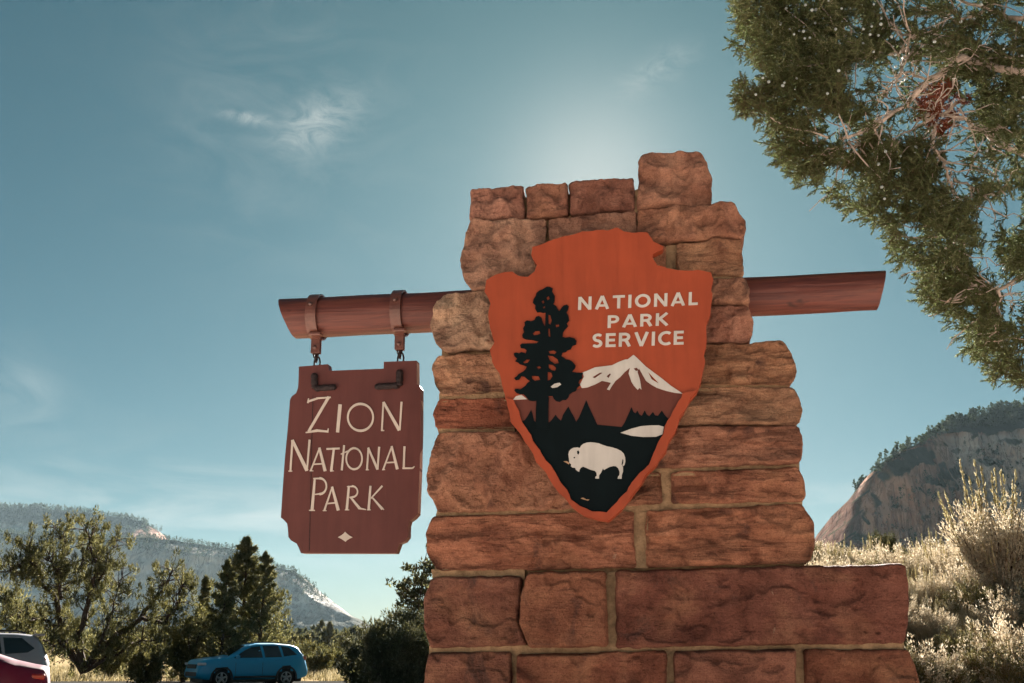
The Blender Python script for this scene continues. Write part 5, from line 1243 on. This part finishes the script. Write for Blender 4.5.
# ------------------------------------------------------------------ cars
M_glass = simple('dark_car_glass', (0.012, 0.016, 0.018), 0.06, 0.8, var=0.02)
M_tyre = simple('tyre_rubber', (0.015, 0.015, 0.016), 0.85, 0.2)
M_rim = simple('silver_wheel', (0.42, 0.42, 0.43), 0.35, 0.6, metal=0.6)
M_clad = simple('black_plastic', (0.018, 0.018, 0.02), 0.6, 0.4)
M_head = simple('clear_lamp', (0.55, 0.57, 0.60), 0.12, 0.8)
M_tail = simple('red_lamp', (0.30, 0.012, 0.015), 0.15, 0.7)
M_seat = simple('light_seat', (0.42, 0.41, 0.39), 0.8, 0.2)
def carpaint(name, col): return simple(name, col, 0.38, 0.4, metal=0.0, var=0.03, coat=0.12)
def car(name, label, cat, loc_, rz, paint, L, Wc, prof, belt, glass_side, wb, wr, sill=0.30, rails=False, extras=()):
    """prof: roof/hood line [(x, z)] from front (+x) to rear; belt: [(x, z)] where the glass begins"""
    t = thing(name, label, cat, loc_, rz)
    n = 64; xs = np.linspace(L / 2, -L / 2, n); px_ = [p[0] for p in prof][::-1]; pz = [p[1] for p in prof][::-1]
    bx_ = [p[0] for p in belt][::-1]; bz_ = [p[1] for p in belt][::-1]
    top = np.interp(xs, px_, pz); bel = np.minimum(np.interp(xs, bx_, bz_), top - 0.02)
    V = []; ring_n = 0
    def halfw(x):                            # plan rounding at both ends
        e = abs(x) / (L / 2); return Wc / 2 * (1 - 0.16 * max(0, (e - .72) / .28) ** 2.2)
    sect = []
    for x, zt, zb in zip(xs, top, bel):
        w = halfw(x); gh = zt - zb; inn = min(0.22, gh * 0.42)
        zs = sill + 0.10 * max(0, (abs(x) / (L / 2) - .85) / .15)
        r = [(w * .86, zs), (w * .965, zs + .07), (w * .985, zs + (zb - zs) * .35), (w, zs + (zb - zs) * .62), (w * .985, zb - .06), (w * .955, zb), (w * .955 - inn * .45, zb + gh * .5), (w * .955 - inn, zt - min(.07, gh * .4)), (w * .955 - inn - .07, zt - min(.025, gh * .15)), (w * .5, zt), (0, zt + .012)]
        sect.append(r); full = r + [(-a, b_) for a, b_ in r[-2::-1]]
        ring_n = len(full); V += [(x, a, b_) for a, b_ in full]
    Fs = [(i * ring_n + k, i * ring_n + k + 1, (i + 1) * ring_n + k + 1, (i + 1) * ring_n + k) for i in range(n - 1) for k in range(ring_n - 1)]
    Fs += [tuple(range(ring_n))[::-1], tuple(range((n - 1) * ring_n, n * ring_n))]
    Fs += [(i * ring_n, (i + 1) * ring_n, (i + 1) * ring_n + ring_n - 1, i * ring_n + ring_n - 1) for i in range(n - 1)]
    # wheel arches: drop lower side faces over the wheels
    def in_arch(f):
        c = np.mean([V[q] for q in f], 0)
        return any(math.hypot(c[0] - wx, c[2] - wr) < wr * 1.16 for wx in wb) and abs(c[1]) > Wc * .3
    Fs = [f for f in Fs if not in_arch(f)]
    mesh_np('body', V, Fs, paint, t, True)
    def side_pt(x, z, s_, o=.004):
        i = np.interp(-x, -xs, np.arange(n)); i0 = int(i); i1 = min(i0 + 1, n - 1); f = i - i0
        def y(r): return np.interp(z, [q[1] for q in r], [q[0] for q in r])
        return (x, s_ * (y(sect[i0]) * (1 - f) + y(sect[i1]) * f + o), z)
    for s_ in (1, -1):
        for poly in glass_side:
            cx_ = sum(p[0] for p in poly) / len(poly)
            pd = densify(poly, .12); m = MB(); c = (sum(p[0] for p in pd) / len(pd), sum(p[1] for p in pd) / len(pd))
            rings = [[side_pt(c[0] + (a - c[0]) * q, c[1] + (b_ - c[1]) * q, s_, .006) for a, b_ in pd] for q in (1, .66, .33)]
            k = len(pd); v = sum(rings, []) + [side_pt(*c, s_, .006)]
            f = [(r * k + j, r * k + (j + 1) % k, (r + 1) * k + (j + 1) % k, (r + 1) * k + j) for r in range(2) for j in range(k)] + [(2 * k + j, 2 * k + (j + 1) % k, 3 * k) for j in range(k)]
            m.add(v, f); m.build('window', M_glass, t, True)
    for wx in wb:
        for s_ in (1, -1):
            a = MB(); yw = Wc / 2 - .12
            seg = 28; rr = [(wr * .62, .10), (wr * .9, .11), (wr, .08), (wr, -.08), (wr * .9, -.11), (wr * .5, -.11)]
            v = [(wx + r * math.cos(2 * math.pi * k / seg), s_ * (yw + o), wr + r * math.sin(2 * math.pi * k / seg)) for r, o in rr for k in range(seg)]
            f = [(q * seg + k, q * seg + (k + 1) % seg, (q + 1) * seg + (k + 1) % seg, (q + 1) * seg + k) for q in range(5) for k in range(seg)]
            a.add(v, f); wv = thing('wheel', None, None); wv.parent = t; a.build('tyre', M_tyre, wv, True)
            b2 = MB()
            for k in range(5):
                an = 2 * math.pi * k / 5 + .3; 
                p0 = Vector((wx, s_ * (yw + .085), wr)); p1 = p0 + Vector((math.cos(an), 0, math.sin(an))) * wr * .62
                b2.tube([p0, p1], [.05, .035], 6)
            b2.tube([(wx + wr * .62 * math.cos(2 * math.pi * k / 24), s_ * (yw + .085), wr + wr * .62 * math.sin(2 * math.pi * k / 24)) for k in range(25)], .022, 6, False)
            b2.tube([(wx, s_ * (yw + .07), wr), (wx, s_ * (yw + .10), wr)], .07, 12)
            b2.build('rim', M_rim, wv, True)
            # arch lining
            g = MB(); ar = [(wx + rr_ * math.cos(math.radians(q)), s_ * (halfw(wx) * .985 + .012), max(sill * .8, wr + rr_ * math.sin(math.radians(q)))) for rr_ in (wr * 1.10, wr * 1.30) for q in range(-18, 199, 12)]
            k = len(ar) // 2; ar += [(x, y - s_ * .10, z) for x, y, z in ar]
            f = [(j, j + 1, k + j + 1, k + j) for j in range(k - 1)] + [(2 * k + j, 2 * k + j + 1, j + 1, j) for j in range(k - 1)] + [(k + j, k + j + 1, 3 * k + j + 1, 3 * k + j) for j in range(k - 1)]
            g.add(ar, f); g.build('wheel_arch', M_clad, t)
    u = MB(); u.box((0, 0, sill - .03), (L * .90, Wc * .80, .16), None, .03); u.box((0, 0, sill + .28), (L * .92, Wc * .56, .5), None, .05)
    u.build('underbody', M_clad, t)
    return t, side_pt, halfw
# blue SUV
hd = math.radians(180 + 34)
Yb = 46.5; bl = at(245, 700, Yb); bl = (bl.x, Yb, float(at(246, 643.0, Yb).z) - 1.70)
prof = [(2.30, .62), (2.28, .98), (2.12, 1.06), (1.60, 1.14), (1.10, 1.18), (.55, 1.46), (.25, 1.60), (-.15, 1.68), (-.9, 1.69), (-1.6, 1.63), (-1.85, 1.56), (-2.10, 1.20), (-2.24, 1.08), (-2.30, .70)]
belt = [(2.30, .60), (2.1, 1.0), (1.1, 1.09), (-1.2, 1.13), (-2.0, 1.20), (-2.30, .66)]
gs = [[(.92, 1.12), (.42, 1.42), (.12, 1.54), (-.22, 1.585), (-.30, 1.13)], [(-.40, 1.135), (-.33, 1.59), (-1.0, 1.59), (-1.12, 1.15)], [(-1.20, 1.17), (-1.12, 1.575), (-1.45, 1.53), (-1.78, 1.24)]]
M_blue = carpaint('bright_blue_paint', (0.015, 0.31, 0.56))
t, sp, hw = car('suv', 'bright blue SUV parked behind the hanging sign, its front to the left', 'car', bl, hd, M_blue, 4.6, 1.86, prof, belt, gs, (1.36, -1.33), .355)
m = MB(); v = [(1.06, .66, 1.17), (1.06, -.66, 1.17), (.34, -.56, 1.60), (.34, .56, 1.585), (.70, 0, 1.41), (1.09, 0, 1.165), (.31, 0, 1.60)]
m.add([(x + .015, y, z + .012) for x, y, z in v], [(0, 5, 4), (5, 1, 4), (1, 2, 4), (2, 6, 4), (6, 3, 4), (3, 0, 4)]); m.build('windscreen', M_glass, t)
m = MB(); v = [(-1.88, .6, 1.53), (-1.88, -.6, 1.53), (-2.13, -.68, 1.20), (-2.13, .68, 1.20)]; m.add([(x - .02, y, z + .01) for x, y, z in v], [(0, 1, 2, 3)]); m.build('rear_window', M_glass, t)
m = MB(); m.box((2.25, 0, .80), (.10, 1.10, .17), None, .03); m.box((2.25, 0, .52), (.12, 1.35, .22), None, .04); m.build('grille', M_clad, t)
for s_ in (1, -1):
    m = MB(); m.box((2.10, s_ * .70, .90), (.34, .36, .10), Matrix.Rotation(-s_ * .45, 3, 'Z'), .03); m.build('headlight', M_head, t)
    m = MB(); m.box((2.20, s_ * .72, .60), (.12, .16, .12), None, .03); m.build('fog_lamp', M_clad, t)
    m = MB(); m.box((-2.06, s_ * .74, 1.10), (.34, .16, .15), Matrix.Rotation(s_ * .3, 3, 'Z'), .03); m.build('tail_light', M_tail, t)
    m = MB(); m.box((.78, s_ * 1.00, 1.17), (.14, .20, .15), None, .04); m.build('wing_mirror', M_blue, t)
    for x0 in (-.30, .82):
        a, b_ = x0, x0
        m = MB(); m.tube([sp(x0, z, s_, .0) for z in (.46, .7, .9, 1.1)], .008, 5); m.build('door_seam', M_clad, t)
    for hx in (-.10, -1.0):
        m = MB(); m.tube([sp(hx + q, 1.02, s_, .02) for q in (0, .1, .2)], .018, 6); m.build('door_handle', M_blue, t)
    m = MB(); m.tube([sp(x, .40, s_, .008) for x in np.linspace(.85, -.85, 9)], .045, 6); m.build('side_cladding', M_clad, t)
    m = MB(); m.tube([(x, s_ * .62, 1.71 - .02 * abs(x + .6) ** 2) for x in np.linspace(.05, -1.55, 9)], .018, 6); m.build('roof_rail', M_clad, t)
# white SUV, rear to the right, nearly side-on
Yw = 29.5; wl = at(51, 660, Yw)
hd2 = math.radians(203)
M_wht = carpaint('white_paint', (0.27, 0.265, 0.29))
prof = [(2.35, .66), (2.28, .98), (1.5, 1.14), (1.05, 1.18), (.45, 1.52), (.1, 1.66), (-.5, 1.73), (-1.5, 1.71), (-1.95, 1.66), (-2.12, 1.46), (-2.27, 1.16), (-2.35, .98), (-2.37, .6)]
belt = [(2.35, .64), (2.0, 1.0), (1.1, 1.10), (-1.2, 1.17), (-2.1, 1.22), (-2.37, .55)]
gs = [[(.85, 1.15), (.35, 1.47), (-.2, 1.60), (-.30, 1.16)], [(-.40, 1.165), (-.34, 1.61), (-1.1, 1.61), (-1.2, 1.19)], [(-1.27, 1.20), (-1.18, 1.61), (-1.62, 1.60), (-1.95, 1.34), (-1.8, 1.24)]]
dirx = Vector((math.cos(hd2), math.sin(hd2), 0)); lat = Vector((-math.sin(hd2), math.cos(hd2), 0)); rear = Vector((wl.x, Yw, 0)) + dirx * 2.37 - lat * .85
t, sp, hw = car('suv', 'white SUV at the left edge, only its tail end showing', 'car', (rear.x, rear.y, float(at(30, 632, Yw).z) - 1.75), hd2, M_wht, 4.7, 1.9, prof, belt, gs, (1.4, -1.4), .37)
m = MB(); v = [(-2.0, .62, 1.60), (-2.0, -.62, 1.60), (-2.24, -.72, 1.22), (-2.24, .72, 1.22)]; m.add([(x - .05, y, z) for x, y, z in v], [(0, 1, 2, 3)]); m.build('rear_window', M_glass, t)
m = MB(); m.box((-2.03, 0, 1.685), (.28, 1.35, .05), None, .015); m.build('roof_spoiler', M_wht, t)
for s_ in (1, -1):
    m = MB(); m.box((-2.07, s_ * .66, 1.05), (.30, .30, .15), Matrix.Rotation(s_ * .35, 3, 'Z'), .03); m.build('tail_light', M_tail, t)
    m = MB(); m.tube([(x, s_ * .62, 1.78) for x in np.linspace(.1, -1.5, 9)] + [(-1.7, s_ * .62, 1.72)], .02, 6); m.build('roof_rail', M_clad, t)
m = MB(); m.tube([(-1.3, 0, 1.73), (-1.42, 0, 1.82)], [.03, .012], 6); m.build('roof_antenna', M_clad, t)
# magenta sedan
Ys = 20.0; sl_ = at(53, 668, Ys); hd3 = math.radians(201)
M_mag = carpaint('magenta_paint', (0.11, 0.003, 0.024))
prof = [(2.4, .55), (2.3, .80), (1.5, .98), (.95, 1.03), (.2, 1.36), (-.3, 1.46), (-.9, 1.43), (-1.3, 1.32), (-1.8, 1.15), (-2.1, 1.08), (-2.33, 1.04), (-2.4, .9), (-2.42, .5)]
belt = [(2.4, .53), (2.0, .86), (.95, .96), (-1.0, 1.0), (-1.7, 1.03), (-2.42, .48)]
gs = [[(.80, 1.0), (.2, 1.28), (-.15, 1.35), (-.2, 1.0)], [(-.28, 1.0), (-.24, 1.35), (-.75, 1.34), (-1.12, 1.24), (-1.30, 1.12), (-1.2, 1.03)]]
dirx = Vector((math.cos(hd3), math.sin(hd3), 0)); lat = Vector((-math.sin(hd3), math.cos(hd3), 0)); rear = Vector((sl_.x, Ys, 0)) + dirx * 2.42 - lat * .75
t, sp, hw = car('sedan', 'shiny magenta sedan in the lower left corner, in front of the white SUV', 'car', (rear.x, rear.y, float(at(40, 665.5, Ys).z) - 1.07), hd3, M_mag, 4.84, 1.83, prof, belt, gs, (1.42, -1.40), .34)
m = MB(); v = [(-.95, .55, 1.39), (-.95, -.55, 1.39), (-1.72, -.66, 1.14), (-1.72, .66, 1.14)]; m.add([(x - .02, y, z + .015) for x, y, z in v], [(0, 1, 2, 3)]); m.build('rear_window', M_glass, t)
for s_ in (1, -1):
    m = MB(); m.box((-2.15, s_ * .60, .88), (.26, .32, .11), Matrix.Rotation(s_ * .3, 3, 'Z'), .03); m.build('tail_light', M_tail, t)
m = MB(); m.tube([sp(-.2 + .0, z, 1, 0) for z in (.46, .7, .98)], .008, 5); m.build('door_seam', M_clad, t)

# ------------------------------------------------------------------ thin air
hzm = bpy.data.materials.new('thin_haze'); hzm.use_nodes = True; ht = hzm.node_tree; ht.nodes.clear()
pv = N(ht, 'ShaderNodeVolumePrincipled'); pv.inputs['Density'].default_value = 0.000034; pv.inputs['Color'].default_value = (0.62, 0.84, 0.97, 1); pv.inputs['Anisotropy'].default_value = 0.0
mo = N(ht, 'ShaderNodeOutputMaterial'); sock(ht, pv.outputs[0], mo.inputs['Volume'])
m = MB(); m.box((0, 2550, 210), (7600, 5700, 490)); tag(m.build('haze', hzm), kind='stuff')
